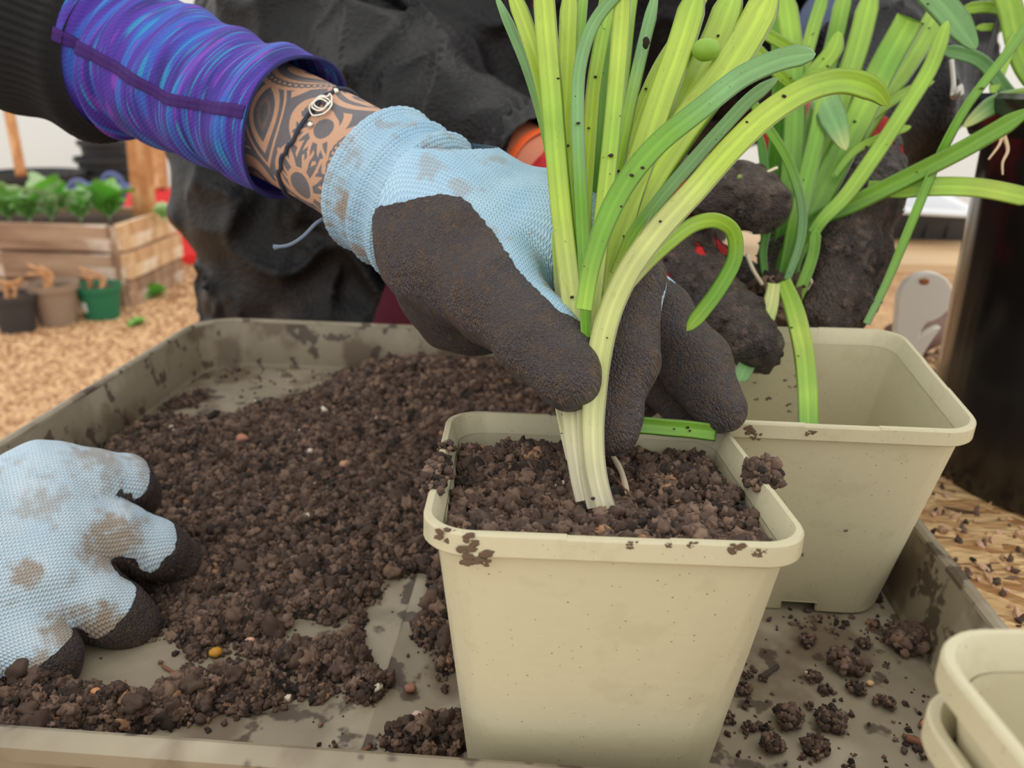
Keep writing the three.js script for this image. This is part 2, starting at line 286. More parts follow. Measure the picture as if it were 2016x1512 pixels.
for (const [pts, w, dark, label] of [[[[355, 1052], [430, 1035], [500, 1012], [582, 983]], 8, 0, 'long reddish twig lying across the compost'], [[[395, 1020], [425, 1009], [455, 1002]], 9, 0, 'short brown twig beside the gloved middle finger'], [[[318, 1303], [345, 1318], [370, 1330]], 7, 0, 'bark sliver on the bare tray floor by the yellow pebble'], [[[1498, 1328], [1515, 1318], [1532, 1306]], 11, 1, 'charred stick stub on the tray floor between the pots'], [[[5, 1428], [60, 1424], [120, 1416]], 7, 0, 'twig along the front edge of the tray'], [[[1785, 1448], [1808, 1456], [1830, 1466]], 16, 0, 'splintered bark piece beside the stacked pots'], [[[262, 1388], [300, 1402], [335, 1416]], 3, 0, 'thin root thread over the compost near the tray edge'], [[[505, 1338], [518, 1330], [528, 1322]], 12, 1, 'dark bark stub in the middle of the smeared tray floor'], [[[670, 1490], [700, 1480], [728, 1462]], 8, 0, 'ragged straw stalk by the front rim of the tray']]) {
  const P = pts.map(([x, y]) => { let q = onLevel(x, y, 0.003), h = soilH(q.x, q.z); if (h > 0) { q = onLevel(x, y, h); h = Math.max(0, soilH(q.x, q.z)); } const r = w / 2 / FOCAL * depthOf(q); q.y = Math.max(0, h) + r + 0.0004; return q; });
  const r = w / 2 / FOCAL * depthOf(P[0]); single('twig', tube(P, (t) => r * (0.8 + 0.4 * noise(t * 6 + w)), 12, 7), dark ? M.twigDark : M.twig, label, 'twig');
}

// ---------------------------------------------------------------- square plastic pots
M.pot = phys({
  color: rgb(200, 192, 160), map: tex(1024, 1024, (u, v) => { const s = hash(Math.floor(u * 700), Math.floor(v * 700), 3), d = sstep(0.62, 0.75, fbm(u * 20, v * 20, 2, 4)); let q = 0.97 + 0.03 * fbm(u * 60, v * 60); return mixc(new THREE.Color(q, q, q), s > 0.9985 ? rgb(110, 92, 70) : rgb(206, 198, 180), s > 0.9985 ? 1 : d * 0.14); }, [6, 6]),
  bumpMap: tex(512, 512, (u, v) => { const s = hash(Math.floor(u * 256), Math.floor(v * 256), 5); return 0.5 * noise(u * 90, v * 90) + (s > 0.994 ? 0.5 : 0); }, [6, 6]), bumpScale: 0.00012, roughness: 0.5, side: THREE.DoubleSide,
});
M.potMud = mat({ color: rgb(100, 80, 62), roughness: 0.9 });
const POT = { H: 0.106, hw: 0.055 };
const potW = (y) => lerp(0.0395, 0.0515, clamp(y / 0.1)), potR = (y) => lerp(0.017, 0.0125, clamp(y / 0.1));   // half width and corner radius at a height
const potGeo = (() => {
  const S = [-1, -0.62, -0.36, -0.355, -0.12, 0.12, 0.355, 0.36, 0.62], H = POT.H;
  const ring = (hw, r, y, dip) => ringRect(hw, hw, r, y, S, 8, dip);
  const notch = (t) => Math.abs(t) < 0.357 ? 0.005 : 0, slot = (t) => Math.abs(t) < 0.357 ? -0.00035 : 0;
  
  const ys = [0.007, 0.02, 0.04, 0.06, 0.08, 0.0985];
  const body = [ring(potW(0) - 0.0012, potR(0), 0.0065), ring(potW(0) - 0.0012, potR(0), 0, notch), ring(potW(0), potR(0), 0, notch), ...ys.map((y) => ring(potW(y), potR(y), y))];
  const inner = [...ys].reverse().map((y) => ring(potW(y) - 0.0016, potR(y) - 0.001, y));
  const rim = [ring(0.0515, 0.0125, 0.0985), ring(0.0543, 0.0142, 0.0985), ring(0.055, 0.0145, 0.0993), ring(0.055, 0.0145, H - 0.0008, slot), ring(0.0545, 0.0142, H, slot), ring(0.0528, 0.013, H, slot), ring(0.0522, 0.0128, H - 0.0008, slot), ring(0.0499, 0.0115, 0.0985)];
  const floor = [ring(0.0385, 0.016, 0.0065), ring(0.012, 0.006, 0.0065), ring(0.008, 0.0079, 0.0065), ring(0.008, 0.0079, 0.005), ring(0.04, 0.0165, 0.005)];
  return { body: flip(loftR2(body.concat())), inner: flip(loftR2(inner)), rim: flip(loftR2(rim)), floor: flip(loftR2(floor)) };
  function loftR2(rs) { const g = sheet(rs, true, arcUV(rs)); return toIdx(crease(g, 0.5)); }
  function toIdx(g) { const n = g.attributes.position.count; g.setIndex(Array.from({ length: n }, (_, i) => i)); return g; }
})();
function pot(label, group) {
  const t = thing('square_plant_pot', label, 'plant pot', group);
  const bodyG = mergeGeometries([potGeo.body, potGeo.inner], false);
  part('pot_body', bodyG, M.pot, t); part('rim', potGeo.rim, M.pot, t); part('pot_floor', potGeo.floor, M.pot, t);
  return t;
}
function placePot(t, x, z, yaw, ax, bz, y = 0.1093) {   // x, z, y: middle of the rim
  t.rotation.order = 'YXZ'; t.rotation.set(-bz, yaw, ax); t.updateMatrixWorld(true);
  t.position.copy(V(x, y, z).sub(V(0, POT.H, 0).applyEuler(t.rotation))); t.updateMatrixWorld(true); return t;
}
const pot1 = placePot(pot('pale olive square plastic pot filled with compost and the held plant', 'square plastic pots'), 0.0301, -0.2503, 0.0047, -0.0199, 0.0715, 0.1095);
const pot2 = placePot(pot('empty pale olive square pot behind the filled pot', 'square plastic pots'), 0.1375, -0.3548, -0.0991, 0.0205, -0.0993, 0.1105);
const stackC = onLevel(1888, 1266, 0.1215).add(V(0.0505, 0, 0.0475));
const pot3 = placePot(pot('lower pot of the nested pair outside the tray corner', 'square plastic pots'), stackC.x, stackC.z, 0.05, 0, 0, 0.1065);
const pot4 = placePot(pot('upper pot of the nested pair outside the tray corner', 'square plastic pots'), stackC.x, stackC.z, 0.05, 0.0, 0.0, 0.1215);

// mud dabs on the pots: flat splats of real thickness on rim and walls, in the pot's own axes
const dab = (p, x, y, z, r, sq, k) => part('mud_dab', mergeGeometries(Array.from({ length: 9 }, (_, i) => lump(r * rr(0.16, 0.42), 1, 1.0, k + i, sq).translate(x + rr(-1, 1) * r, y + rr(-0.7, 0.7) * r, z))), M.potMud, p);
[[-0.0425, 0.1035, 0.0552, 0.0032], [-0.0395, 0.0995, 0.0552, 0.0038], [-0.036, 0.0975, 0.0545, 0.002], [0.0035, 0.1045, 0.0551, 0.0016], [0.0135, 0.1048, 0.0551, 0.001], [0.032, 0.1045, 0.0551, 0.0022], [0.0385, 0.1035, 0.055, 0.0016], [-0.0475, 0.1045, 0.0535, 0.0028], [0.02, 0.1052, 0.0551, 0.0012]].forEach(([x, y, z, r], k) => dab(pot1, x, y, z, r, [1.2, 0.8, 0.14], k * 3.7));
[[-0.012, 0.1025, 0.0552, 0.0018], [-0.036, 0.1025, 0.0552, 0.003], [-0.033, 0.1, 0.0552, 0.002], [-0.03, 0.06, 0.0466, 0.0006], [0.012, 0.05, 0.0456, 0.001], [-0.004, 0.035, 0.0439, 0.0012]].forEach(([x, y, z, r], k) => dab(pot2, x, y, z, r, [1.1, 0.8, 0.14], k * 5.1));
for (let i = 0; i < 16; i++) { const y = rr(0.055, 0.088); dab(pot2, rr(-0.03, 0.03), y, -(potW(y) - 0.0017), rr(0.0008, 0.0022), [1.2, 0.7, 0.14], i * 2.3); }

// compost in the filled pot
{
  const root = new THREE.Group(); root.name = numbered('potting_compost'); scene.add(root); info(root, 'loose dark compost filling the front pot around the plant', 'compost', null, 'stuff');
  const hIn = (x, z) => 0.0935 + 0.013 * (fbm(x * 70 + 5, z * 70, 2, 3) - 0.5) + 0.006 * (fbm(x * 220, z * 220, 3, 2) - 0.5) + 0.006 * Math.exp(-(((x + 0.022) / 0.016) ** 2 + ((z + 0.018) / 0.014) ** 2)) + 0.004 * Math.exp(-(((x - 0.03) / 0.015) ** 2 + ((z + 0.012) / 0.015) ** 2)) + 0.005 * sstep(0.02, 0.045, z) - 0.004 * sstep(-0.03, -0.045, z);
  const hw = 0.0488, N = 90, rows = [], inside = (x, z) => { const r = 0.012, qx = Math.max(0, Math.abs(x) - (hw - r)), qz = Math.max(0, Math.abs(z) - (hw - r)); return Math.hypot(qx, qz) < r; };
  for (let i = 0; i <= N; i++) rows.push(Array.from({ length: N + 1 }, (_, j) => { let x = lerp(-hw, hw, j / N), z = lerp(-hw, hw, i / N); if (!inside(x, z)) { const s = 0.9; x *= s; z *= s; } return V(x, hIn(x, z), z).applyMatrix4(pot1.matrixWorld); }));
  part('mound', flip(sheet(rows, false, (i, j) => [j * 0.03, i * 0.03])), M.soil, root).userData.kind = 'stuff';
  const spots = [];
  for (let i = 0; i < 16000; i++) { const x = rr(-hw, hw), z = rr(-hw, hw); if (!inside(x * 1.02, z * 1.02)) continue; const s = 0.0006 + 0.0019 * Math.pow(rnd(), 2.5); if (fbm(x * 260, z * 260, 12, 2) < 0.41 && rnd() < 0.8) continue; spots.push([V(x, hIn(x, z) + s * rr(0, 1.2), z).applyMatrix4(pot1.matrixWorld), s, soilColour()]); }
  copies('compost_crumbs', crumbGeos, M.crumb, spots, root);
  for (const [x, z, r, n] of [[0.056, -0.002, 0.0085, 60], [0.053, 0.006, 0.006, 30], [-0.0535, 0.012, 0.006, 36], [-0.055, 0.022, 0.0055, 30], [-0.054, 0.002, 0.005, 24], [-0.0525, -0.012, 0.004, 16]]) { const o = single('compost_clump', clumpGeo(r, n, x * 900, 0.9), M.clump, x > 0 ? 'compost clump spilling over the pot rim towards the empty pot' : 'compost clump stuck along the pot rim beside the tray compost', 'soil clump', x > 0 ? 'clumps over the inner rim' : 'clumps on the outer rim'); const p = V(x, POT.H - r * 0.25, z).applyMatrix4(pot1.matrixWorld); o.position.add(p); }
  // dry stalks and root bits standing in the compost
  for (const [a, b, w, c, label] of [[[945, 905], [938, 872], 4, [70, 55, 46], 'dark broken stalk upright at the back of the pot compost'], [[955, 898], [946, 878], 4, [168, 104, 74], 'thin orange root beside the dark broken stalk'], [[950, 922], [985, 915], 7, [150, 104, 66], 'brown bark strip lying on the pot compost'], [[1205, 895], [1235, 975], 13, [196, 178, 152], 'dry beige stalk leaning behind the plant base'], [[1215, 945], [1262, 1022], 7, [118, 84, 66], 'brown root running out from the plant base'], [[912, 1048], [926, 1012], 5, [190, 140, 100], 'curled tan rootlet at the front left of the pot compost']]) {
    const p = at(a[0], a[1], 0.262 + (1030 - a[1]) * 0.0003), q = at(b[0], b[1], 0.262 + (1030 - b[1]) * 0.0003), r = w / 2 / FOCAL * 0.27; single('dry_stalk', tube([p, p.clone().lerp(q, 0.5).add(V(0.0008, 0.0006, 0)), q], (t) => r * (0.8 + 0.3 * noise(t * 7)), 10, 7), mat({ color: rgb(...c), roughness: 0.85 }), label, 'stalk');
  }
}

// ---------------------------------------------------------------- behind, left: raised bed, pots, tubs
const grain = (a, b, w) => tex(512, 128, (u, v) => { const g = fbm(u * 5, v * 34, 1, 4), k = fbm(u * 7, v * 5, 6), s = noise(u * 3, v * 90, 3); return mixc(mixc(a, b, g * 1.3 - 0.15 + (s - 0.5) * 0.3), w, sstep(0.52, 0.7, k) * 0.8); });
M.oldWood = mat({ map: grain(rgb(128, 96, 74), rgb(190, 158, 130), rgb(224, 208, 192)), roughness: 0.9 });
M.endWood = mat({ map: grain(rgb(190, 138, 92), rgb(232, 202, 162), rgb(240, 226, 204)), roughness: 0.9 });
M.stake = mat({ map: grain(rgb(178, 118, 70), rgb(214, 158, 108), rgb(226, 178, 130)), roughness: 0.85 });
M.earth = mat({ color: rgb(78, 58, 46), roughness: 0.95 });
const leafGreen = [rgb(160, 204, 128), rgb(138, 192, 98), rgb(188, 218, 164), rgb(120, 190, 70)].map((c) => phys({ color: c, roughness: 0.6, transmission: 0.3, thickness: 0, side: THREE.DoubleSide }));
const bed = {}; {
  const A = onLevel(247, 612, GROUND), B = onLevel(-190, 598, GROUND), C = onLevel(352, 556, GROUND), D = depthOf(A);
  const t = thing('raised_bed', 'weathered wooden raised bed with horizontal boards, full of leafy greens', 'raised bed');
  const fx = B.clone().sub(A), Lx = fx.length(), Lz = C.clone().sub(A).length(), H = 168 / FOCAL * D; fx.normalize(); const fz = C.clone().sub(A).addScaledVector(fx, -C.clone().sub(A).dot(fx)).normalize();
  const P = (x, y, z) => A.clone().addScaledVector(fx, x).addScaledVector(fz, z).add(V(0, y, 0)), yaw = Math.atan2(fx.z, -fx.x);
  Object.assign(bed, { P, H, Lx, Lz, D });
  const put = (name, w, h, d, x, y, z, m) => { const o = part(name, board(w, h, d, 0.006), m, t); o.position.copy(P(x, y, z)); o.rotation.y = yaw; return o; };
  const ph = H / 3;
  for (let k = 0; k < 3; k++) {
    put('plank', Lx - 0.03, ph - 0.012, 0.035, Lx / 2 + 0.02, ph * (k + 0.5), 0.02 + 0.004 * (k % 2), M.oldWood);
    put('plank', 0.035, ph - 0.012, Lz, 0.0 - 0.01 * (k % 2), ph * (k + 0.5), Lz / 2 + 0.03, k ? M.endWood : M.oldWood);
    put('plank', Lx - 0.03, ph - 0.012, 0.035, Lx / 2 + 0.02, ph * (k + 0.5), Lz, M.oldWood);
  }
  put('plank', 0.05, H - 0.02, 0.045, 0.03, H / 2 - 0.01, 0.05, M.oldWood);
  put('soil_fill', Lx - 0.08, 0.05, Lz - 0.08, Lx / 2, H - 0.06, Lz / 2 + 0.02, M.earth);
  settle(t);
}
const batten = (name, a, b, wPx, label, m = M.stake) => { const d = b.clone().sub(a), L = d.length(), w = wPx / FOCAL * depthOf(a), o = new THREE.Mesh(board(w, L, w * 0.8, 0.004), m); o.name = numbered(name); scene.add(o); o.position.copy(a.clone().add(b).multiplyScalar(0.5)); o.quaternion.setFromUnitVectors(V(0, 1, 0), d.normalize()); info(o, label, 'post'); return shade(o); };
batten('wooden_stake', onLevel(298, 560, GROUND).setY(GROUND + 0.04), at(262, 150, 3.55), 34, 'leaning square wooden stake at the corner of the raised bed');
batten('wooden_stake', at(318, 372, 4.6), at(300, 120, 4.6), 22, 'thin wooden post behind the corner stake');
batten('wooden_stake', at(296, 372, 4.7), at(284, 120, 4.7), 18, 'pale wooden post partly hidden behind the corner stake');
single('bamboo_cane', tube([at(42, 345, 4.4), at(22, 240, 4.4), at(4, 150, 4.4), at(-8, 60, 4.4)], 0.028, 20, 10), M.stake, 'thick tan cane standing by the tunnel cover', 'cane');
single('garden_twine', tube([at(-10, 190, 4.36), at(14, 198, 4.36), at(20, 180, 4.36), at(10, 168, 4.36)], 0.006, 16, 6), mat({ color: rgb(206, 188, 90) }), 'yellow twine tied round the tan cane', 'twine');
// leafy greens in the bed
function crinkleLeaf(L, W, droop, k) {
  const rows = [];
  for (let i = 0; i <= 10; i++) { const t = i / 10, w = W * Math.sin(Math.PI * Math.pow(clamp(t * 0.93 + 0.05), 0.75)) * (1 + 0.25 * Math.sin(t * 22 + k)); rows.push(Array.from({ length: 9 }, (_, j) => { const s = j / 4 - 1; return V(s * w, L * (t * 0.9 - droop * t * t * 0.7) + 0.18 * W * Math.abs(s) + W * 0.25 * (fbm(s * 2 + k, t * 5, k) - 0.5), L * droop * t * t * 0.9 + 0.0); })); }
  return sheet(rows);
}
const kaleGeos = [0, 1, 2, 3].map((k) => crinkleLeaf(0.22, 0.066, 0.35 + 0.15 * k, k * 3.1));
const kaleLabels = ['pale green crinkly kale plant behind the front board', 'tall grey green kale plant in the middle of the raised bed', 'low bright green kale plant beside the tall one', 'broad green kale plant close to the corner stake', 'small green kale plant at the bed end beyond the stake', 'leafy kale plant next to the black tubs', 'yellow green kale seedling between the taller kale plants'];
[[20, 425, 1.0, 0], [102, 420, 1.25, 2], [60, 432, 0.8, 1], [215, 418, 1.1, 3], [322, 420, 0.5, 2], [-20, 425, 1, 0], [160, 428, 0.85, 2]].forEach(([px, py, s, c], k) => {
  const p = bed.P(0, bed.H, 0), z = rr(0.12, 0.3), base = at(px, py + 12, bed.D + z * 0.9); base.y = p.y - 0.04;
  const t = thing('kale_plant', kaleLabels[k], 'plant', 'greens in the raised bed');
  for (let i = 0; i < 9; i++) { const o = part('leaf', kaleGeos[i % 4], leafGreen[(c + (i % 3 === 0 ? 1 : 0)) % 4], t); o.position.set(0, 0.02, 0); o.rotation.set(0, i * 2.4 + k, 0); o.scale.setScalar(s * rr(0.75, 1.15)); }
  part('stem', tube([V(0, 0, 0), V(0.004, 0.03, 0), V(0, 0.07 * s, 0.004)], 0.006, 6, 6), leafGreen[2], t); t.position.copy(base);
});
const lathe = (prof, n = 40) => crease(new THREE.LatheGeometry(prof.map(([r, y]) => new THREE.Vector2(r, y)), n), 0.5);
const potLathe = (r, h, rimH = 0.16) => lathe([[0.001, h * 0.06], [r * 0.68, h * 0.06], [r * 0.7, 0], [r * 0.74, 0], [r * 0.92, h * (1 - rimH)], [r, h * (1 - rimH)], [r * 1.02, h], [r * 0.96, h], [r * 0.88, h * (1 - rimH)], [r * 0.86, h * 0.82], [0.001, h * 0.82]]);
for (const [px, py, w, h, c, label] of [[38, 660, 82, 75, [58, 54, 54], 'dark grey round pot with dead stems standing on gravel'], [117, 645, 92, 82, [150, 128, 108], 'taupe round pot with a dry stalk beside the green pot'], [203, 634, 84, 68, [30, 112, 76], 'dark green round pot with a white sticker beside the bed'], [-28, 652, 60, 80, [40, 38, 38], 'black round pot next to the dark grey pot']]) {
  const b = onLevel(px, py - 6, GROUND), d = depthOf(b), r = w / 2 / FOCAL * d, hh = h / FOCAL * d * 1.02, t = thing('round_plant_pot', label, 'plant pot', 'old pots along the raised bed');
  part('pot_body', potLathe(r, hh), mat({ color: rgb(...c), roughness: 0.6, side: THREE.DoubleSide }), t);
  part('soil_fill', new THREE.CylinderGeometry(r * 0.87, r * 0.85, 0.012, 24).translate(0, hh * 0.83, 0), M.earth, t);
  for (let i = 0; i < 4; i++) part('stem', tube([V(rr(-0.5, 0.5) * r, hh * 0.8, rr(-0.4, 0.4) * r), V(rr(-0.4, 0.4) * r, hh * 1.15, 0), V(rr(-1, 1) * r, hh * rr(1.1, 1.5), rr(-0.3, 0.3) * r)], 0.006, 10, 5), M.stake, t);
  if (c[1] === 112) part('sticker', sheet([0, 1].map((i) => Array.from({ length: 7 }, (_, j) => { const a = -0.62 + j * 0.06; return V(Math.sin(a) * (r * (0.82 + 0.06 * i) + 0.002), hh * (0.3 + 0.28 * i), Math.cos(a) * (r * (0.82 + 0.06 * i) + 0.002)); }))), mat({ color: rgb(222, 226, 220), side: THREE.DoubleSide }), t, 'white sticker');
  t.position.set(b.x, GROUND + 0.002, b.z);
}
M.rubber = mat({ color: rgb(44, 43, 45), roughness: 0.55, side: THREE.DoubleSide });
const tub = (r, h) => lathe([[0.001, 0.01], [r * 0.72, 0.01], [r * 0.74, 0], [r * 0.93, h * 0.86], [r * 1.05, h * 0.88], [r * 1.06, h], [r * 0.99, h], [r * 0.9, h * 0.86], [r * 0.7, 0.03], [0.001, 0.03]]);
{
  const D = 5.9, px = FOCAL / D, b0 = at(200, 420, D), y0 = GROUND;
  [[205, 372, 62, 'lowest black tub in the stack against the tunnel cover'], [200, 340, 60, 'second black tub up in the stack, with a muddy rim'], [204, 308, 52, 'third black tub up in the stack against the tunnel cover'], [203, 276, 46, 'top black tub of the stack against the tunnel cover']].forEach(([x, y, w, l], k) => { const p = at(x, y, D), r = w / px, o = single('black_tub', tub(r, 0.3), M.rubber, l, 'tub', 'black tubs'); o.position.set(p.x, p.y - 0.3, p.z); });
  const p = at(70, 338, D - 0.3), o = single('black_tub', tub(82 / px, 0.34), M.rubber, 'wide black tub behind the kale beside the cane', 'tub', 'black tubs'); o.position.set(p.x, p.y - 0.34, p.z);
  const crate = (w, h, d, label) => { const k = thing('wooden_crate', label, 'crate'), n = 4, sl = h / n; for (let i = 0; i < n; i++) for (const s of [-1, 1]) { part('slat', board(w, sl * 0.86, 0.014, 0.003).translate(0, sl * (i + 0.5), s * d / 2), M.oldWood, k); part('slat', board(0.014, sl * 0.86, d - 0.03, 0.003).translate(s * (w / 2 - 0.01), sl * (i + 0.5), 0), M.oldWood, k); } part('lid', board(w, 0.014, d, 0.003).translate(0, h - 0.007, 0), M.oldWood, k); return k; };
  for (const [x, yy, dd, label] of [[70, 338, D - 0.3, 'wooden crate under the wide black tub'], [204, 372, D, 'wooden crate under the stack of black tubs']]) { const c = at(x, yy, dd), top = c.y - (x < 100 ? 0.34 : 0.3); crate(0.5, top - GROUND - 0.006, 0.46, label).position.set(c.x, GROUND + 0.003, c.z); }
  const t = thing('blue_trug', 'slate blue flexible trug with a raised loop handle behind the kale', 'trug'), c = at(190, 366, 5.05), r = 0.21;
  part('tub_body', tub(r, 0.2), mat({ color: rgb(92, 106, 150), roughness: 0.5, side: THREE.DoubleSide }), t);
  for (const s of [1, -1]) { const g = new THREE.TorusGeometry(0.062, 0.016, 10, 24, Math.PI); g.translate(0, 0.19, s * r * 1.0); part('handle', g, mat({ color: rgb(98, 110, 160), roughness: 0.5 }), t); }
  t.position.set(c.x, c.y - 0.2, c.z);
  crate(0.44, c.y - 0.2 - GROUND - 0.006, 0.36, 'wooden crate under the blue trug').position.set(c.x, GROUND + 0.003, c.z);
}
{
  const b = onLevel(322, 506, GROUND), d = depthOf(b), r = 104 / FOCAL * d, h = 130 / FOCAL * d;
  const o = single('red_tub', lathe([[0.001, h], [r * 0.42, h], [r * 0.46, h * 0.96], [r * 0.93, 0.05], [r, 0.05], [r, 0], [r * 0.9, 0]]), mat({ color: rgb(222, 26, 24), roughness: 0.5, side: THREE.DoubleSide }), 'bright red upturned tub on the gravel behind the raised bed', 'tub'); o.position.set(b.x, GROUND + 0.003, b.z);
}
for (const [px, py, s, l] of [[306, 588, 1, 'tuft of bright green weed on gravel at the bed corner'], [272, 645, 0.55, 'tiny green weed lying flat in the gravel path']]) {
  const t = thing('weed_tuft', l, 'weed'), b = onLevel(px, py, GROUND); for (let i = 0; i < 12; i++) { const o = part('leaf', kaleGeos[i % 4], leafGreen[3], t); o.scale.setScalar(0.5 * s * rr(0.7, 1.2)); o.rotation.set(rr(0.2, 0.9), i * 1.7, 0, 'YXZ'); } t.position.set(b.x, GROUND + 0.012, b.z);
}

// ---------------------------------------------------------------- behind, right: work bench and what lies on it
M.pine = mat({ map: grain(rgb(206, 166, 120), rgb(236, 206, 164), rgb(228, 196, 152)), roughness: 0.7 });
M.white = mat({ color: rgb(232, 234, 236), roughness: 0.5 });
M.blackPlastic = mat({ color: rgb(58, 58, 60), roughness: 0.5 });
{
  const t = thing('work_bench', 'pale pine work bench behind the empty pot', 'bench'), a = onLevel(1765, 518, 0);
  for (let k = 0; k < 4; k++) { const o = part('plank', board(1.5, 0.016, 0.148, 0.002), M.pine, t); o.position.set(0.86, -0.008, a.z - 0.075 - k * 0.15); }
  for (const [x, z] of [[0.3, a.z - 0.08], [1.5, a.z - 0.08], [0.3, a.z - 0.52], [1.5, a.z - 0.52]]) part('leg', box(0.06, -GROUND - 0.017, 0.06, x, (GROUND - 0.017) / 2, z), M.legwood, t);
  settle(t);
  const tr = thing('seed_tray', 'dark grey seed tray on the pine bench under the white lid', 'tray'), c = onLevel(1800, 462, 0);
  const ring = (hw, hd, y) => ringRect(hw, hd, 0.012, y, undefined, 4), q = sheet([ring(0.085, 0.055, 0.001), ring(0.094, 0.064, 0.045), ring(0.102, 0.072, 0.045), ring(0.102, 0.072, 0.041), ring(0.098, 0.068, 0.041)].reverse(), true); part('tray_wall', crease(q), M.blackPlastic, tr);
  part('tray_floor', box(0.172, 0.002, 0.112, 0, 0.003, 0), M.blackPlastic, tr); for (let i = -2; i <= 2; i++) part('rib', box(0.002, 0.03, 0.124, i * 0.036, 0.018, 0), M.blackPlastic, tr);
  tr.position.set(c.x - 0.01, 0.001, c.z); for (const k of tr.children) k.material.side = THREE.DoubleSide;
  const L = thing('white_lid', 'white ribbed plastic sheet lying on the dark seed tray', 'lid'), g = board(0.3, 0.3, 0.006, 0.002).rotateX(-Math.PI / 2); part('panel', g, M.white, L); for (let i = 0; i < 7; i++) part('rib', board(0.25, 0.004, 0.004, 0.001).translate(0, 0.004, -0.09 + i * 0.03), M.white, L); part('lip', board(0.05, 0.026, 0.008, 0.003).rotateX(-Math.PI / 2).translate(-0.02, -0.002, 0.158), M.white, L);
  L.position.set(c.x - 0.06, 0.0525, c.z - 0.04); L.rotation.y = -0.25;
  const s = single('muddy_trowel', loft([V(-0.06, 0.012, 0), V(-0.03, 0.016, 0), V(0, 0.018, 0.004), V(0.04, 0.014, 0.008)], 16, 12, (u) => [0.004 + 0.016 * Math.sin(Math.PI * clamp(u * 0.9 + 0.05)), 0.003 + 0.01 * Math.sin(Math.PI * clamp(u * 0.9 + 0.05))], { caps: true }), mat({ color: rgb(94, 82, 78), roughness: 0.8 }), 'mud-caked trowel blade on the pine bench before the seed tray', 'trowel'); { const p = onLevel(1735, 468, 0); s.position.set(p.x, 0.001, p.z); }
}
{ // white scroll-shaped ornament standing on the table
  const d = depthOf(onLevel(1790, 690, 0)), k = d / FOCAL, sh = new THREE.Shape(), P = (x, y) => [(x - 1780) * k, (700 - y) * k];
  sh.moveTo(...P(1756, 700)); sh.lineTo(...P(1747, 585)); { const [cx, cy] = P(1791, 577); sh.absarc(cx, cy, 45 * k, Math.PI, -Math.PI * 0.42, true); } sh.quadraticCurveTo(...P(1782, 640), ...P(1800, 700)); sh.closePath();
  const sh2 = new THREE.Shape(); sh2.moveTo(...P(1790, 700)); sh2.quadraticCurveTo(...P(1788, 650), ...P(1826, 634)); sh2.quadraticCurveTo(...P(1812, 660), ...P(1800, 700)); sh2.closePath();
  const t = thing('scroll_bracket', 'white music note shaped bracket with a rust mark standing by the bucket', 'bracket');
  for (const q of [sh, sh2]) part(q === sh ? 'scroll' : 'curl', new THREE.ExtrudeGeometry(q, { depth: 0.008, bevelThickness: 0.0015, bevelSize: 0.0015, bevelSegments: 2 }), mat({ color: rgb(240, 236, 224), roughness: 0.55 }), t);
  part('rust_mark', lump(0.0035, 1, 0.6, 4, [1.3, 0.8, 0.25]).translate(...P(1782, 545), 0.0098), mat({ color: rgb(168, 104, 52) }), t, 'rust mark');
  t.position.copy(onLevel(1780, 700, 0)); t.position.y = -0.0022; t.rotation.y = -0.1;
  const p = onLevel(1850, 690, 0), b = single('driftwood', loft([V(-0.05, 0.014, 0.01), V(-0.015, 0.018, 0), V(0.02, 0.03, -0.01), V(0.05, 0.07, -0.01)], 18, 12, (u) => 0.015 - 0.006 * u + 0.004 * noise(u * 7), { caps: true }), mat({ color: rgb(146, 116, 104), roughness: 0.85 }), 'brown curved tool handle on the table behind the empty pot', 'tool handle'); b.position.set(p.x, -0.002, p.z);
}
{ // loose compost and chaff on the board beside the tray
  const root = new THREE.Group(); root.name = numbered('spilled_chaff'); scene.add(root); info(root, 'spilled compost and chaff on the strand board', 'debris', null, 'stuff');
  const spots = []; for (let i = 0; i < 2600; i++) { const p = onLevel(rr(1790, 2016), rr(670, 1240), -0.0025), e = Math.abs(toTray(p).x); if (e < trayHW + 0.008 || p.z < -0.75) continue; const near = sstep(-0.5, -0.62, p.z); if (rnd() > 0.08 + near) continue; const s = rr(0.0008, 0.0022) * (1 + near * 0.8); p.y += s * 0.4; spots.push([p, [s * rr(1, 2.2), s * 0.7, s], rnd() < 0.45 ? rgb(206, 168, 138) : soilColour()]); }
  copies('chaff_bits', crumbGeos.slice(0, 2), M.crumb, spots, root);
}
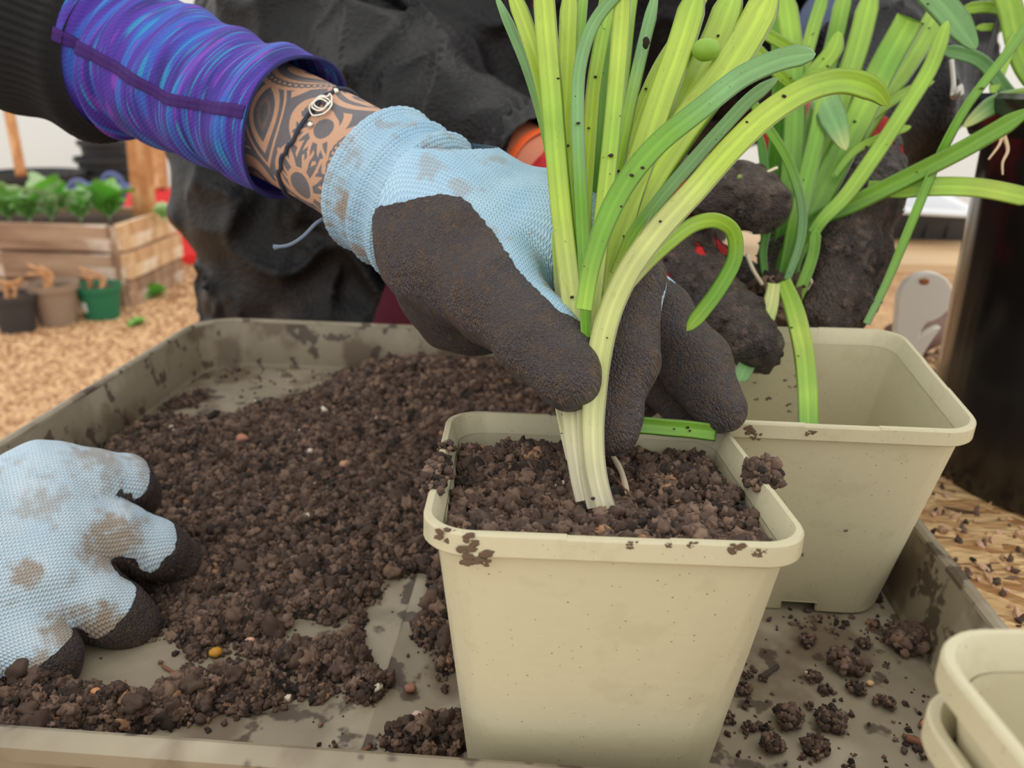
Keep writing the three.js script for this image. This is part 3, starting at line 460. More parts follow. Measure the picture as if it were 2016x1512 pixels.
{ // tall black bucket
  const t = thing('black_bucket', 'tall glossy black bucket standing beside the tray', 'bucket');
  const R = 0.1, H = 0.234, c = at(1880, 960, 0.5); c.y = -0.002; c.copy(onLevel(1878, 955, -0.002)); c.x += R * 0.965; c.z -= 0.02;
  const m = phys({ color: rgb(22, 20, 20), roughness: 0.22, clearcoat: 0.5, clearcoatRoughness: 0.2, side: THREE.DoubleSide, bumpMap: tex(256, 256, (u, v) => fbm(u * 40, v * 9, 2)), bumpScale: 0.0006 });
  part('bucket_body', lathe([[0.001, 0.004], [R * 0.94, 0.004], [R * 0.95, 0], [R * 0.98, 0.002], [R, H * 0.9], [R, H - 0.02], [R - 0.003, H - 0.02], [R * 0.9, 0.02], [0.001, 0.02]], 64), m, t);
  part('rim', lathe([[R, H - 0.024], [R + 0.008, H - 0.024], [R + 0.01, H - 0.02], [R + 0.01, H - 0.003], [R + 0.008, H], [R - 0.003, H], [R - 0.003, H - 0.02]], 64), m, t);
  part('soil_fill', new THREE.CylinderGeometry(R * 0.96, R * 0.96, 0.01, 40).translate(0, H - 0.03, 0), M.earth, t);
  t.position.copy(c); t.updateMatrixWorld(true); bed.bucket = { c, R, H };
  const ha = new THREE.Mesh(tube([at(1921, 192, 0.5), at(1930, 150, 0.5), at(1950, 90, 0.505), at(1980, 0, 0.51), at(2030, -150, 0.52)], 0.0019, 24, 8), mat({ color: rgb(38, 34, 34), roughness: 0.5 })); ha.name = 'handle'; ha.position.sub(c); t.add(ha); shade(ha);
  const hk = new THREE.Mesh(tube([at(1873, 118, 0.49), at(1877, 165, 0.49), at(1876, 190, 0.49), at(1884, 186, 0.485), at(1890, 168, 0.485), at(1893, 190, 0.485)], 0.0016, 24, 8), mat({ color: rgb(190, 186, 178), roughness: 0.35, metalness: 0.7 })); hk.name = 'handle_hook'; hk.position.sub(c); hk.userData.label = 'bent silver wire hook'; t.add(hk); shade(hk);
}
{ // flowers glimpsed between the muddy gloves
  const t = thing('flower_pot_plant', 'lilac and purple flowers seen between the muddy gloves', 'flower'), c = onLevel(1385, 440, 0), pet = (c1) => mat({ color: c1, roughness: 0.6, side: THREE.DoubleSide });
  c.y = 0.03; const cols = [rgb(206, 170, 222), rgb(104, 84, 150), rgb(206, 176, 226), rgb(120, 190, 80), rgb(116, 76, 170), rgb(96, 160, 60)];
  [[1372, 405], [1358, 418], [1385, 392], [1408, 412], [1478, 440], [1375, 455], [1420, 380]].forEach(([x, y], k) => { const p = at(x, y, 1.3); for (let i = 0; i < 5; i++) { const o = part(k % 3 === 2 ? 'leaf' : 'petal', lump(0.012, 1, 0.2, i, [1, 1, 0.25]), pet(cols[k % 6]), t); o.position.copy(p).add(V(Math.cos(i * 1.26) * 0.011, Math.sin(i * 1.26) * 0.011, rr(-0.004, 0.004))); o.rotation.set(rr(-0.4, 0.4), rr(-0.4, 0.4), i); } });
  part('stem', tube([at(1390, 470, 1.3), at(1385, 440, 1.3), at(1378, 410, 1.3)], 0.003, 8, 6), leafGreen[1], t); part('pot_body', potLathe(0.04, 0.03).translate(...onLevel(1392, 478, 0.001).toArray()), M.blackPlastic, t); settle(t); t.position.y = Math.max(t.position.y, -0.0);
}

// ---------------------------------------------------------------- people: smooth bodies from joints
// joints [px, py, depth, radius]; a chain is a list of joints; smooth union of tapered capsules, meshed as surface nets
const J = (px, py, d, r) => ({ p: at(px, py, d), r });
function boneField(bones, k) {   // bones: [a, b] pairs of {p, r}; k: blend radius
  const B = bones.map(([a, b]) => { const d = b.p.clone().sub(a.p); return [a.p.x, a.p.y, a.p.z, d.x, d.y, d.z, 1 / Math.max(1e-9, d.lengthSq()), a.r, b.r - a.r]; });
  return (x, y, z) => {
    let m = 1e3;
    for (const q of B) {
      const ax = x - q[0], ay = y - q[1], az = z - q[2]; let t = (ax * q[3] + ay * q[4] + az * q[5]) * q[6]; t = t < 0 ? 0 : t > 1 ? 1 : t;
      const dx = ax - q[3] * t, dy = ay - q[4] * t, dz = az - q[5] * t, d = Math.sqrt(dx * dx + dy * dy + dz * dz) - q[7] - q[8] * t;
      const h = Math.max(0, k - Math.abs(d - m)) / k; m = Math.min(d, m) - h * h * k * 0.25;
    }
    return m;
  };
}
const chain = (js) => js.slice(1).map((b, i) => [js[i], b]);
const union = (fs) => (x, y, z) => { let m = 1e3; for (const f of fs) m = Math.min(m, f(x, y, z)); return m; };
const smin = (a, b, k) => { const h = Math.max(0, k - Math.abs(a - b)) / k; return Math.min(a, b) - h * h * k * 0.25; };
function boundsOf(bones, pad) { const b = new THREE.Box3(); for (const s of bones) for (const j of s) { b.expandByPoint(j.p.clone().addScalar(j.r + pad)); b.expandByPoint(j.p.clone().addScalar(-j.r - pad)); } return b; }
function net(f, bb, cell, keep) {
  const n = [0, 1, 2].map((i) => Math.ceil((bb.max.getComponent(i) - bb.min.getComponent(i)) / cell) + 2), [nx, ny, nz] = n, o = bb.min, F = new Float32Array(nx * ny * nz);
  for (let k = 0, q = 0; k < nz; k++) for (let j = 0; j < ny; j++) for (let i = 0; i < nx; i++) F[q++] = f(o.x + i * cell, o.y + j * cell, o.z + k * cell);
  const id = new Int32Array(nx * ny * nz).fill(-1), P = [], I = [], at3 = (i, j, k) => i + nx * (j + ny * k);
  for (let k = 0; k < nz - 1; k++) for (let j = 0; j < ny - 1; j++) for (let i = 0; i < nx - 1; i++) {
    let s = 0, cx = 0, cy = 0, cz = 0, c = 0; const v = [];
    for (let e = 0; e < 8; e++) { const q = F[at3(i + (e & 1), j + (e >> 1 & 1), k + (e >> 2))]; v.push(q); if (q < 0) s |= 1 << e; }
    if (s === 0 || s === 255) continue;
    for (let a = 0; a < 8; a++) for (let ax = 0; ax < 3; ax++) { const b = a | 1 << ax; if (b === a || (v[a] < 0) === (v[b] < 0)) continue; const t = v[a] / (v[a] - v[b]); cx += (a & 1) + (ax === 0 ? t : 0); cy += (a >> 1 & 1) + (ax === 1 ? t : 0); cz += (a >> 2) + (ax === 2 ? t : 0); c++; }
    id[at3(i, j, k)] = P.length / 3; P.push(o.x + (i + cx / c) * cell, o.y + (j + cy / c) * cell, o.z + (k + cz / c) * cell);
  }
  for (let k = 1; k < nz - 1; k++) for (let j = 1; j < ny - 1; j++) for (let i = 1; i < nx - 1; i++) {
    const a = F[at3(i, j, k)] < 0;
    const quad = (p, q, r, s, f1) => { if (p < 0 || q < 0 || r < 0 || s < 0) return; f1 ? I.push(p, q, r, p, r, s) : I.push(p, r, q, p, s, r); };
    if (a !== F[at3(i + 1, j, k)] < 0) quad(id[at3(i, j - 1, k - 1)], id[at3(i, j, k - 1)], id[at3(i, j, k)], id[at3(i, j - 1, k)], a);
    if (a !== F[at3(i, j + 1, k)] < 0) quad(id[at3(i - 1, j, k - 1)], id[at3(i - 1, j, k)], id[at3(i, j, k)], id[at3(i, j, k - 1)], a);
    if (a !== F[at3(i, j, k + 1)] < 0) quad(id[at3(i - 1, j - 1, k)], id[at3(i, j - 1, k)], id[at3(i, j, k)], id[at3(i - 1, j, k)], a);
  }
  const g = new THREE.BufferGeometry(); g.setAttribute('position', new THREE.Float32BufferAttribute(P, 3)); g.setIndex(I);
  const N = new Float32Array(P.length), e = cell * 0.7; for (let i = 0; i < P.length; i += 3) { const x = P[i], y = P[i + 1], z = P[i + 2], v = V(f(x + e, y, z) - f(x - e, y, z), f(x, y + e, z) - f(x, y - e, z), f(x, y, z + e) - f(x, y, z - e)).normalize(); N[i] = v.x; N[i + 1] = v.y; N[i + 2] = v.z; }
  g.setAttribute('normal', new THREE.BufferAttribute(N, 3)); return g;
}
// paint(p, n) -> Color; uv from two axes of the hand
function dress(g, paint, ax, ay) {
  const P = g.attributes.position, N = g.attributes.normal, C = new Float32Array(P.count * 3), U = new Float32Array(P.count * 2), p = V(), n = V();
  for (let i = 0; i < P.count; i++) { p.fromBufferAttribute(P, i); n.fromBufferAttribute(N, i); if (paint) { const c = paint(p, n); C[3 * i] = c.r; C[3 * i + 1] = c.g; C[3 * i + 2] = c.b; } U[2 * i] = p.dot(ax); U[2 * i + 1] = p.dot(ay); }
  if (paint) g.setAttribute('color', new THREE.BufferAttribute(C, 3)); g.setAttribute('uv', new THREE.BufferAttribute(U, 2)); return g;
}
// cut a meshed surface in two along side(p, n) = 0 (corners on the line are moved onto it)
function split(g, side) {
  const P = g.attributes.position, N = g.attributes.normal, s = new Float32Array(P.count), p = V(), n = V(); for (let i = 0; i < P.count; i++) s[i] = side(p.fromBufferAttribute(P, i), n.fromBufferAttribute(N, i));
  const out = [[[], []], [[], []]], I = g.index.array, put = (w, q) => { out[w][0].push(q[0], q[1], q[2]); out[w][1].push(q[3], q[4], q[5]); };
  const vert = (i) => [P.getX(i), P.getY(i), P.getZ(i), N.getX(i), N.getY(i), N.getZ(i)], mid = (i, j) => { const t = s[i] / (s[i] - s[j]), a = vert(i), b = vert(j); return a.map((x, k) => x + (b[k] - x) * t); };
  for (let f = 0; f < I.length; f += 3) {
    const t = [I[f], I[f + 1], I[f + 2]], pos = t.filter((i) => s[i] >= 0).length;
    if (pos === 3 || pos === 0) { for (const i of t) put(pos ? 0 : 1, vert(i)); continue; }
    let k = 0; while ((s[t[k]] >= 0) !== (pos === 1)) k++;
    const a = t[k], b = t[(k + 1) % 3], c = t[(k + 2) % 3], ab = mid(a, b), ac = mid(a, c), w = pos === 1 ? 0 : 1;
    put(w, vert(a)); put(w, ab); put(w, ac); for (const q of [ab, vert(b), vert(c), ab, vert(c), ac]) put(1 - w, q);
  }
  return out.map(([a, b]) => { const q = new THREE.BufferGeometry(); q.setAttribute('position', new THREE.Float32BufferAttribute(a, 3)); q.setAttribute('normal', new THREE.Float32BufferAttribute(b, 3)); return q; });
}
const swell = (g, d) => { const P = g.attributes.position, N = g.attributes.normal; for (let i = 0; i < P.count; i++) P.setXYZ(i, P.getX(i) + N.getX(i) * d, P.getY(i) + N.getY(i) * d, P.getZ(i) + N.getZ(i) * d); return g; };

// fabrics
const knitBump = tex(256, 256, (u, v) => { const x = u * 16, y = v * 16, s = Math.abs((x % 1) - 0.5) * 2; return 0.5 + 0.5 * Math.sin((y + 0.5 * s) * 6.283) * (0.35 + 0.65 * Math.sin((x % 1) * Math.PI)); });
const knitMap = tex(256, 256, (u, v) => { const x = u * 16, y = v * 16, s = Math.abs((x % 1) - 0.5) * 2, k = 0.5 + 0.5 * Math.sin((y + 0.5 * s) * 6.283) * (0.35 + 0.65 * Math.sin((x % 1) * Math.PI)); return new THREE.Color().setRGB(0.7 + 0.3 * k, 0.79 + 0.21 * k, 0.87 + 0.13 * k); });
const rep = (t, x, y) => { const q = t.clone(); q.repeat.set(x, y); q.needsUpdate = true; return q; };
M.knit = mat({ vertexColors: true, map: rep(knitMap, 45, 45), bumpMap: rep(knitBump, 45, 45), bumpScale: 0.0007, roughness: 0.95 });
const roughBump = tex(512, 512, (u, v) => 0.6 * fbm(u * 60, v * 60, 2, 3) + 0.4 * noise(u * 170, v * 170, 4));
M.latex = mat({ vertexColors: true, bumpMap: rep(roughBump, 26, 26), bumpScale: 0.0042, roughness: 0.55 });
M.mudGlove = mat({ vertexColors: true, bumpMap: rep(roughBump, 18, 18), bumpScale: 0.003, roughness: 0.5 });
const BLUE = rgb(206, 231, 246), BLUE2 = rgb(238, 248, 253), DIRT = rgb(180, 154, 126), LATEX = rgb(84, 76, 79), LATEX2 = rgb(90, 78, 74), CAKE = rgb(106, 86, 70), WET = rgb(46, 37, 33);
const SKYB = rgb(172, 214, 240), SKYB2 = rgb(208, 234, 248);
const knitPaint = (stains, a1 = BLUE, a2 = BLUE2) => (p, n) => { let c = mixc(a1, a2, fbm(p.x * 90, p.y * 90, p.z * 90, 3)), d = 0.4 * sstep(0.6, 0.74, fbm(p.x * 140, p.y * 140, p.z * 140, 4)); for (const [q, r, a] of stains) d = Math.max(d, a * sstep(1.2, 0.5, p.distanceTo(q) / r + 1.5 * (fbm(p.x * 330, p.y * 330, p.z * 330, 4) - 0.5))); return mixc(c, DIRT, d); };
const latexPaint = (p, n) => { const a = fbm(p.x * 160, p.y * 160, p.z * 160, 4), b = fbm(p.x * 420 + 7, p.y * 420, p.z * 420, 3); let c = mixc(LATEX, LATEX2, sstep(0.4, 0.62, a)); return mixc(c, CAKE, sstep(0.54, 0.66, b) * 0.75); };

// ---------------------------------------------------------------- person with the blue gloves, left arm
const person1 = thing('person', 'person with tattooed forearm, purple sleeve and blue knit gloves potting a plant', 'person');
const armPts = [at(-260, -95, 0.465), at(-60, -8, 0.445), at(120, 66, 0.428), at(315, 140, 0.41), at(470, 208, 0.396), at(580, 258, 0.384), at(690, 318, 0.371), at(790, 380, 0.358), at(850, 418, 0.351), at(900, 448, 0.346), at(960, 484, 0.34)];
const armR = (t) => lerp(0.037, 0.0262, sstep(0.0, 0.78, t)) + 0.002 * sstep(0.8, 1, t);
const armF = frames(armPts, 200, FWD);
const tOf = (px) => { let b = 1e9, r = 0; for (const f of armF) { const d = f.p.clone().sub(EYE), x = 1008 + FOCAL * d.dot(RIGHT) / d.dot(FWD); if (Math.abs(x - px) < b) { b = Math.abs(x - px); r = f.t; } } return r; };   // how far down the arm
const armAt = (t, a, off = 0) => { const f = armF[Math.round(clamp(t) * 200)], r = armR(t); return f.p.clone().addScaledVector(f.side, Math.cos(a) * (r * 1.03 + off)).addScaledVector(f.nor, Math.sin(a) * (r * 0.92 + off)); };
// tattoo: ink drawn as line work on a sheet that wraps the arm (x round the arm, y along it)
const inkTex = (() => {
  const c = document.createElement('canvas'); c.width = 1024; c.height = 1024; const x = c.getContext('2d');
  x.fillStyle = '#d9a684'; x.fillRect(0, 0, 1024, 1024); x.lineJoin = x.lineCap = 'round';
  const INK = '#6a666a', SOFT = '#8a7468', SKIN = '#d9a684';
  const petal = (cx, cy, L, W, a) => { x.save(); x.translate(cx, cy); x.rotate(a); x.beginPath(); x.moveTo(0, 0); x.quadraticCurveTo(W, -L * 0.45, 0, -L); x.quadraticCurveTo(-W, -L * 0.45, 0, 0); x.restore(); };
  const shell = (cx, cy, r, a, n = 7, L = 1.0) => { for (let i = 0; i < n; i++) { const q = a + (i / n) * Math.PI * 2; petal(cx + Math.cos(q) * r, cy + Math.sin(q) * r, r * 0.9 * L, r * 0.45, q + Math.PI / 2); x.fillStyle = INK; x.fill(); petal(cx + Math.cos(q) * r * 1.12, cy + Math.sin(q) * r * 1.12, r * 0.52 * L, r * 0.22, q + Math.PI / 2); x.fillStyle = SKIN; x.fill(); x.lineWidth = 3; x.strokeStyle = INK; x.stroke(); } };
  const spiral = (cx, cy, r, dir, a0) => { x.strokeStyle = INK; for (const [w, k] of [[r * 0.2, 1], [5, 1.24]]) { x.lineWidth = w; x.beginPath(); for (let i = 0; i <= 90; i++) { const t = i / 90, q = a0 + dir * t * 8.4, R = r * k * (1 - t * 0.86); x.lineTo(cx + Math.cos(q) * R, cy + Math.sin(q) * R); } x.stroke(); } x.lineWidth = 4; for (let i = 0; i < 34; i++) { const q = a0 + dir * i * 0.15, R = r * (1.12 - i * 0.008); x.beginPath(); x.arc(cx + Math.cos(q) * R * 1.16, cy + Math.sin(q) * R * 1.16, r * 0.085, 0, 7); x.stroke(); } };
  const eye = (cx, cy, L, a) => { for (const [k, f] of [[1.5, INK], [1.28, SKIN], [1.14, INK], [0.92, SKIN], [0.66, INK], [0.42, SOFT], [0.26, INK]]) { x.save(); x.translate(cx, cy); x.rotate(a); x.beginPath(); x.moveTo(-L * k, 0); x.quadraticCurveTo(0, -L * 0.85 * k, L * k, 0); x.quadraticCurveTo(0, L * 0.85 * k, -L * k, 0); x.fillStyle = f; x.fill(); x.restore(); } };
  x.fillStyle = '#827271'; x.fillRect(0, 0, 1024, 1024);
  for (let j = 0; j < 9; j++) for (let i = 0; i < 11; i++) { const cx = i * 100 + (j % 2) * 50, cy = j * 120; for (let k = 5; k > 0; k--) { x.beginPath(); x.arc(cx, cy, 14 * k, 0, 7); x.fillStyle = k % 2 ? INK : SKIN; x.fill(); } petal(cx, cy + 46, 92, 46, 0); x.lineWidth = 6; x.strokeStyle = SKIN; x.stroke(); }
  const fan = (cx, cy, r, a) => { for (let i = 0; i < 9; i++) { petal(cx, cy, r * 1.25, r * 0.34, a - 1.5 + i * 0.375); x.fillStyle = i % 2 ? SKIN : INK; x.fill(); x.lineWidth = 6; x.strokeStyle = i % 2 ? INK : SKIN; x.stroke(); } x.beginPath(); x.arc(cx, cy, r * 0.5, 0, 7); x.fillStyle = INK; x.fill(); x.lineWidth = 9; x.strokeStyle = SKIN; x.stroke(); };
  const paisley = (cx, cy, r, dir, a) => { x.beginPath(); x.arc(cx, cy, r * 1.32, 0, 7); x.fillStyle = SKIN; x.fill(); spiral(cx, cy, r, dir, a); };
  for (let i = 0; i < 4; i++) for (let j = 0; j < 4; j++) { const cx = i * 256 + (j % 2) * 128 + 30, cy = j * 256 + 60; eye(cx, cy, 74, 1.2 - 0.4 * ((i + j) % 3)); paisley(cx + 128, cy + 20, 62, i % 2 ? 1 : -1, i * 2 + j); fan(cx + 40, cy + 140, 60, 0.5 * i); fan(cx + 150, cy + 130, 46, 2 + i); }
  x.globalAlpha = 0.12; x.fillStyle = '#6a6466'; x.fillRect(0, 0, 1024, 1024); x.globalAlpha = 1;
  const t = new THREE.CanvasTexture(c); t.colorSpace = THREE.SRGBColorSpace; t.wrapS = t.wrapT = THREE.RepeatWrapping; return t;
})();
{
  const t0 = tOf(430), pts = armF.filter((f) => f.t >= t0).map((f) => f.p);
  const g = loft(pts.filter((_, i) => i % 6 === 0).concat([pts[pts.length - 1]]), 60, 64, (t) => { const r = armR(t0 + t * (1 - t0)); return [r * 1.03, r * 0.92]; }, { uv: (u, v, L) => [u * 0.62 + 0.2, v * L / 0.27] });
  part('body', g, phys({ map: inkTex, roughness: 0.55, sheen: 0.2, bumpMap: rep(roughBump, 8, 8), bumpScale: 0.0004 }), person1, 'forearm tattooed with grey mandala and paisley patterns');
}
const streak = tex(1024, 1024, (u, v) => {   // heathered purple, blue and teal dye running round the sleeve
  const w = 0.012 * Math.sin(u * 12.566), a = noise(u * 8, (v + w) * 150, 1), b = noise(u * 6 + 4, (v + w) * 110, 7), c = noise(u * 10, (v + w) * 240, 3); let q = mixc(rgb(52, 44, 140), rgb(82, 48, 160), a); q = mixc(q, rgb(52, 92, 186), sstep(0.5, 0.85, b)); q = mixc(q, rgb(40, 140, 186), sstep(0.66, 0.9, c) * 0.85); q = mixc(q, rgb(130, 60, 180), sstep(0.78, 0.95, noise(u * 12 + 9, (v + w) * 120, 5)) * 0.8); return mixc(q, rgb(30, 26, 92), sstep(0.7, 0.95, noise(u * 7, v * 60, 8)) * 0.5);
});
const slT0 = tOf(185), slT1 = tOf(590), slR = (t, a) => {
  const u = (t - slT0) / (slT1 - slT0), fold = (1 - sstep(0.12, 0.42, u)) * (0.0032 * Math.sin(u * 62 + 1.6 * Math.sin(a)) ) + 0.0012 * Math.sin(u * 30 + 2 * Math.sin(a * 2 + 1));
  return armR(t) + lerp(0.0075, 0.0052, u) + fold + 0.0055 * sstep(0.72, 1, u) * (0.35 + 0.65 * Math.max(0, Math.sin(a + 2.6))) - 0.008 * (1 - sstep(0, 0.12, u));
};
{
  const sl = new THREE.Group(); sl.name = 'sleeve'; person1.add(sl); sl.userData.label = 'stretchy purple and teal streaked sleeve';
  const pts = armF.filter((f) => f.t >= slT0 && f.t <= slT1).map((f) => f.p), q = pts.filter((_, i) => i % 4 === 0 || i === pts.length - 1);
  const outer = loft(q, 110, 80, (t, a) => slR(lerp(slT0, slT1, t), a), { uv: (u, v) => [u, v * 0.55] }), inner = loft(q, 110, 80, (t, a) => slR(lerp(slT0, slT1, t), a) - 0.0014, { uv: (u, v) => [u, v * 0.55] });
  M.sleeve = mat({ map: streak, roughness: 0.8, bumpMap: rep(knitBump, 6, 6), bumpScale: 0.0003, side: THREE.DoubleSide });
  const edge = []; for (let k = 0; k < 3; k++) edge.push(Array.from({ length: 80 }, (_, j) => { const a = j / 80 * Math.PI * 2, f = armF[Math.round(slT1 * 200)], r = slR(slT1, a) - 0.0007 + 0.0009 * Math.cos(k * Math.PI / 2 - 0); return f.p.clone().addScaledVector(f.d, 0.0009 * Math.sin(k * Math.PI / 2)).addScaledVector(f.side, Math.cos(a) * r).addScaledVector(f.nor, Math.sin(a) * r); }));
  part('fabric', mergeGeometries([outer, flip(inner), sheet(edge, true)], false), M.sleeve, sl);
  // seam: raised flat-locked band
  const seamA = (u) => -1.57 + (u < 0.62 ? lerp(-0.22, -0.50, clamp((u - 0.1) / 0.52)) : lerp(-0.50, -0.24, (u - 0.62) / 0.38)) , rows = [];
  for (let i = 0; i <= 80; i++) { const u = lerp(0.02, 0.995, i / 80), t = lerp(slT0, slT1, u), f = armF[Math.round(t * 200)], row = []; for (const [da, h] of [[-0.085, -0.0003], [-0.075, 0.0009], [-0.03, 0.0011], [0, 0.0007], [0.03, 0.0011], [0.075, 0.0009], [0.085, -0.0003]]) { const a = seamA(u) + da, r = slR(t, a) + h + 0.0003 * Math.sin(i * 2.1); row.push(armPoint(t, a, r)); } rows.push(row); }
  part('seam', sheet(rows, false, (i, j) => [j * 0.1, i * 0.2]), mat({ color: rgb(92, 46, 152), roughness: 0.8, bumpMap: rep(knitBump, 2, 2), bumpScale: 0.0006, side: THREE.DoubleSide }), sl, 'purple flat-locked seam');
}
function armPoint(t, a, r) { const x = clamp(t) * 200, i = Math.min(199, Math.floor(x)), k = x - i, A = armF[i], B = armF[i + 1]; return A.p.clone().lerp(B.p, k).addScaledVector(A.side.clone().lerp(B.side, k), Math.cos(a) * r).addScaledVector(A.nor.clone().lerp(B.nor, k), Math.sin(a) * r); }
{
  const pts = armF.filter((f) => f.t <= tOf(272)).map((f) => f.p).filter((_, i) => i % 4 === 0);
  const g = loft(pts, 90, 200, (t, a) => { const e = sstep(0.93, 1, t); return 0.0445 + 0.006 * (1 - t) + 0.0009 * Math.cos(a * 66) * sstep(0.35, 0.55, t) * (1 - e) + 0.002 * Math.sin(t * 21 + 2 * Math.sin(a)) * (1 - e) - 0.006 * e * e - 0.004 * sstep(0.55, 0.5, t) * sstep(0.45, 0.5, t); }, { uv: (u, v) => [u * 10, v * 5] });
  part('jumper_cuff', g, mat({ color: rgb(20, 19, 20), roughness: 0.95, bumpMap: rep(knitBump, 2, 2), bumpScale: 0.001, side: THREE.DoubleSide }), person1, 'black ribbed jumper sleeve');
}
// ---- glove on the left hand
const hand1 = { W: J(800, 385, 0.352, 0.0265), thC: J(868, 470, 0.338, 0.0225) };
{
  const cmc = J(903, 500, 0.332, 0.0208), mcp = J(975, 578, 0.302, 0.0172), ip = J(1062, 662, 0.281, 0.0138), tip = J(1120, 735, 0.2685, 0.0112);
  const W = J(880, 432, 0.346, 0.0245), iM = J(1112, 472, 0.322, 0.0165), mM = J(1125, 455, 0.345, 0.0165), rM = J(1105, 480, 0.366, 0.016), pM = J(1060, 520, 0.384, 0.0145);
  const iP = J(1242, 556, 0.303, 0.0118), iD = J(1232, 700, 0.289, 0.0106), iT = J(1206, 846, 0.279, 0.0088), mP = J(1285, 612, 0.338, 0.0128), mD = J(1370, 716, 0.324, 0.0122), mT = J(1414, 800, 0.313, 0.0102);
  const rP = J(1262, 650, 0.366, 0.0125), rD = J(1325, 755, 0.353, 0.012), rT = J(1372, 825, 0.338, 0.0102), pP = J(1170, 640, 0.386, 0.0115), pD = J(1225, 720, 0.378, 0.011), pT = J(1265, 780, 0.368, 0.0095);
  const heel = J(925, 580, 0.362, 0.0182);
  const palm = [[W, iM], [W, mM], [W, rM], [W, pM], [W, cmc], [cmc, iM], [heel, W], [heel, pM], [heel, cmc], [heel, rM], [iM, mM], [mM, rM], [rM, pM]];
  const fP = boneField(palm, 0.018), fT = boneField(chain([cmc, mcp, ip, tip]), 0.006), fI = boneField(chain([iM, iP, iD, iT]), 0.006), fM = boneField(chain([mM, mP, mD, mT]), 0.006), fR = boneField(chain([rM, rP, rD, rT]), 0.006), fK = boneField(chain([pM, pP, pD, pT]), 0.006);
  const field = (x, y, z) => { let m = fP(x, y, z); m = smin(m, fT(x, y, z), 0.012); const q = Math.min(fI(x, y, z), fM(x, y, z), fR(x, y, z), fK(x, y, z)); m = smin(m, q, 0.007); return m > 0.006 || m < -0.006 ? m : m + 0.0016 * (noise(x * 110, y * 110, z * 110) - 0.5) - 0.0009 * Math.abs(Math.sin((x * 0.5 + y - z * 0.3) * 150)) * noise(x * 60, y * 60, z * 60); };
  const bones = palm.concat(chain([cmc, mcp, ip, tip]), chain([iM, iP, iD, iT]), chain([mM, mP, mD, mT]), chain([rM, rP, rD, rT]), chain([pM, pP, pD, pT]));
  let g = net(field, boundsOf(bones, 0.004), 0.00125);
  // knit shows on the back of the hand, as a tongue down the back of the thumb and as a strip on the outside of the index finger
  const tAx = tip.p.clone().sub(cmc.p).normalize(), tDor = RIGHT.clone().multiplyScalar(0.80).addScaledVector(UPV, 0.60).addScaledVector(FWD, 0.05); tDor.addScaledVector(tAx, -tDor.dot(tAx)).normalize();
  const hDor = UPV.clone().multiplyScalar(0.94).addScaledVector(FWD, -0.34).normalize(), iAx = iT.p.clone().sub(iP.p).normalize(), iDor = RIGHT.clone().multiplyScalar(0.95).addScaledVector(FWD, 0.12); iDor.addScaledVector(iAx, -iDor.dot(iAx)).normalize();
  const Lth = tip.p.distanceTo(cmc.p), q = V();
  const side = (p, n) => {
    const dT = fT(p.x, p.y, p.z), dP = fP(p.x, p.y, p.z), dI = fI(p.x, p.y, p.z), dO = Math.min(fM(p.x, p.y, p.z), fR(p.x, p.y, p.z), fK(p.x, p.y, p.z)), jag = 0.09 * (noise(p.x * 900, p.y * 900, p.z * 900) - 0.5);
    if (dI < dP && dI < dT && q.copy(p).sub(iM.p).dot(iP.p.clone().sub(iM.p).normalize()) > 0.012) { const u = q.copy(p).sub(iP.p).dot(iAx) / iT.p.distanceTo(iP.p); return n.dot(iDor) - 0.88 - 0.16 * sstep(0.3, 0.75, u) + jag; }
    if (dO < dP && dO < dT) return n.dot(hDor) - 0.55 + jag;
    const u = clamp(q.copy(p).sub(cmc.p).dot(tAx) / Lth, -0.6, 1), off = q.copy(p).sub(cmc.p).addScaledVector(tAx, -q.dot(tAx)).dot(tDor);
    const K = [[-0.6, -0.034], [-0.32, -0.007], [-0.2, 0.0055], [-0.1, 0.0098], [0.07, 0.012], [0.32, 0.0118], [0.58, 0.0086], [0.86, 0.009], [0.94, 0.02], [1.2, 0.05]]; let line = K[9][1]; for (let i = 0; i < 9; i++) if (u < K[i + 1][0]) { line = lerp(K[i][1], K[i + 1][1], clamp((u - K[i][0]) / (K[i + 1][0] - K[i][0]))); break; }
    const up = q.copy(p).sub(cmc.p).dot(UPV) - lerp(0.0165, 0.035, sstep(-0.05, 0.35, u)); return -smin(line - off, -up, 0.014) * 40 + jag * 0.6 - (u > 0.97 ? 1 : 0);
  };
  const [kn, lx] = split(g, side);
  const gl = new THREE.Group(); gl.name = 'glove'; person1.add(gl); gl.userData.label = 'blue knit glove with dark rubber palm gripping the plant';
  const ax = at(1100, 480, 0.33).sub(at(800, 380, 0.35)).normalize(), ay = V().crossVectors(hDor, ax).normalize(), stain = [[at(885, 345, 0.33), 0.012, 0.95], [at(840, 375, 0.33), 0.010, 0.8], [at(900, 420, 0.325), 0.006, 0.7], [at(1035, 520, 0.30), 0.006, 0.7], [at(1090, 585, 0.285), 0.006, 0.9], [at(1115, 630, 0.275), 0.004, 0.6], [at(1080, 560, 0.29), 0.005, 0.6]];
  part('knit_back', dress(kn, knitPaint(stain, SKYB, SKYB2), ax, ay), M.knit, gl, 'light blue knit fabric'); part('rubber_palm', dress(swell(lx, 0.0004), latexPaint, tAx, tDor), M.latex, gl, 'dark muddy rubber coating');
  const c0 = tOf(748), c1 = tOf(876), pts = armF.filter((f) => f.t >= c0 && f.t <= c1).map((f) => f.p).filter((_, i) => i % 3 === 0);
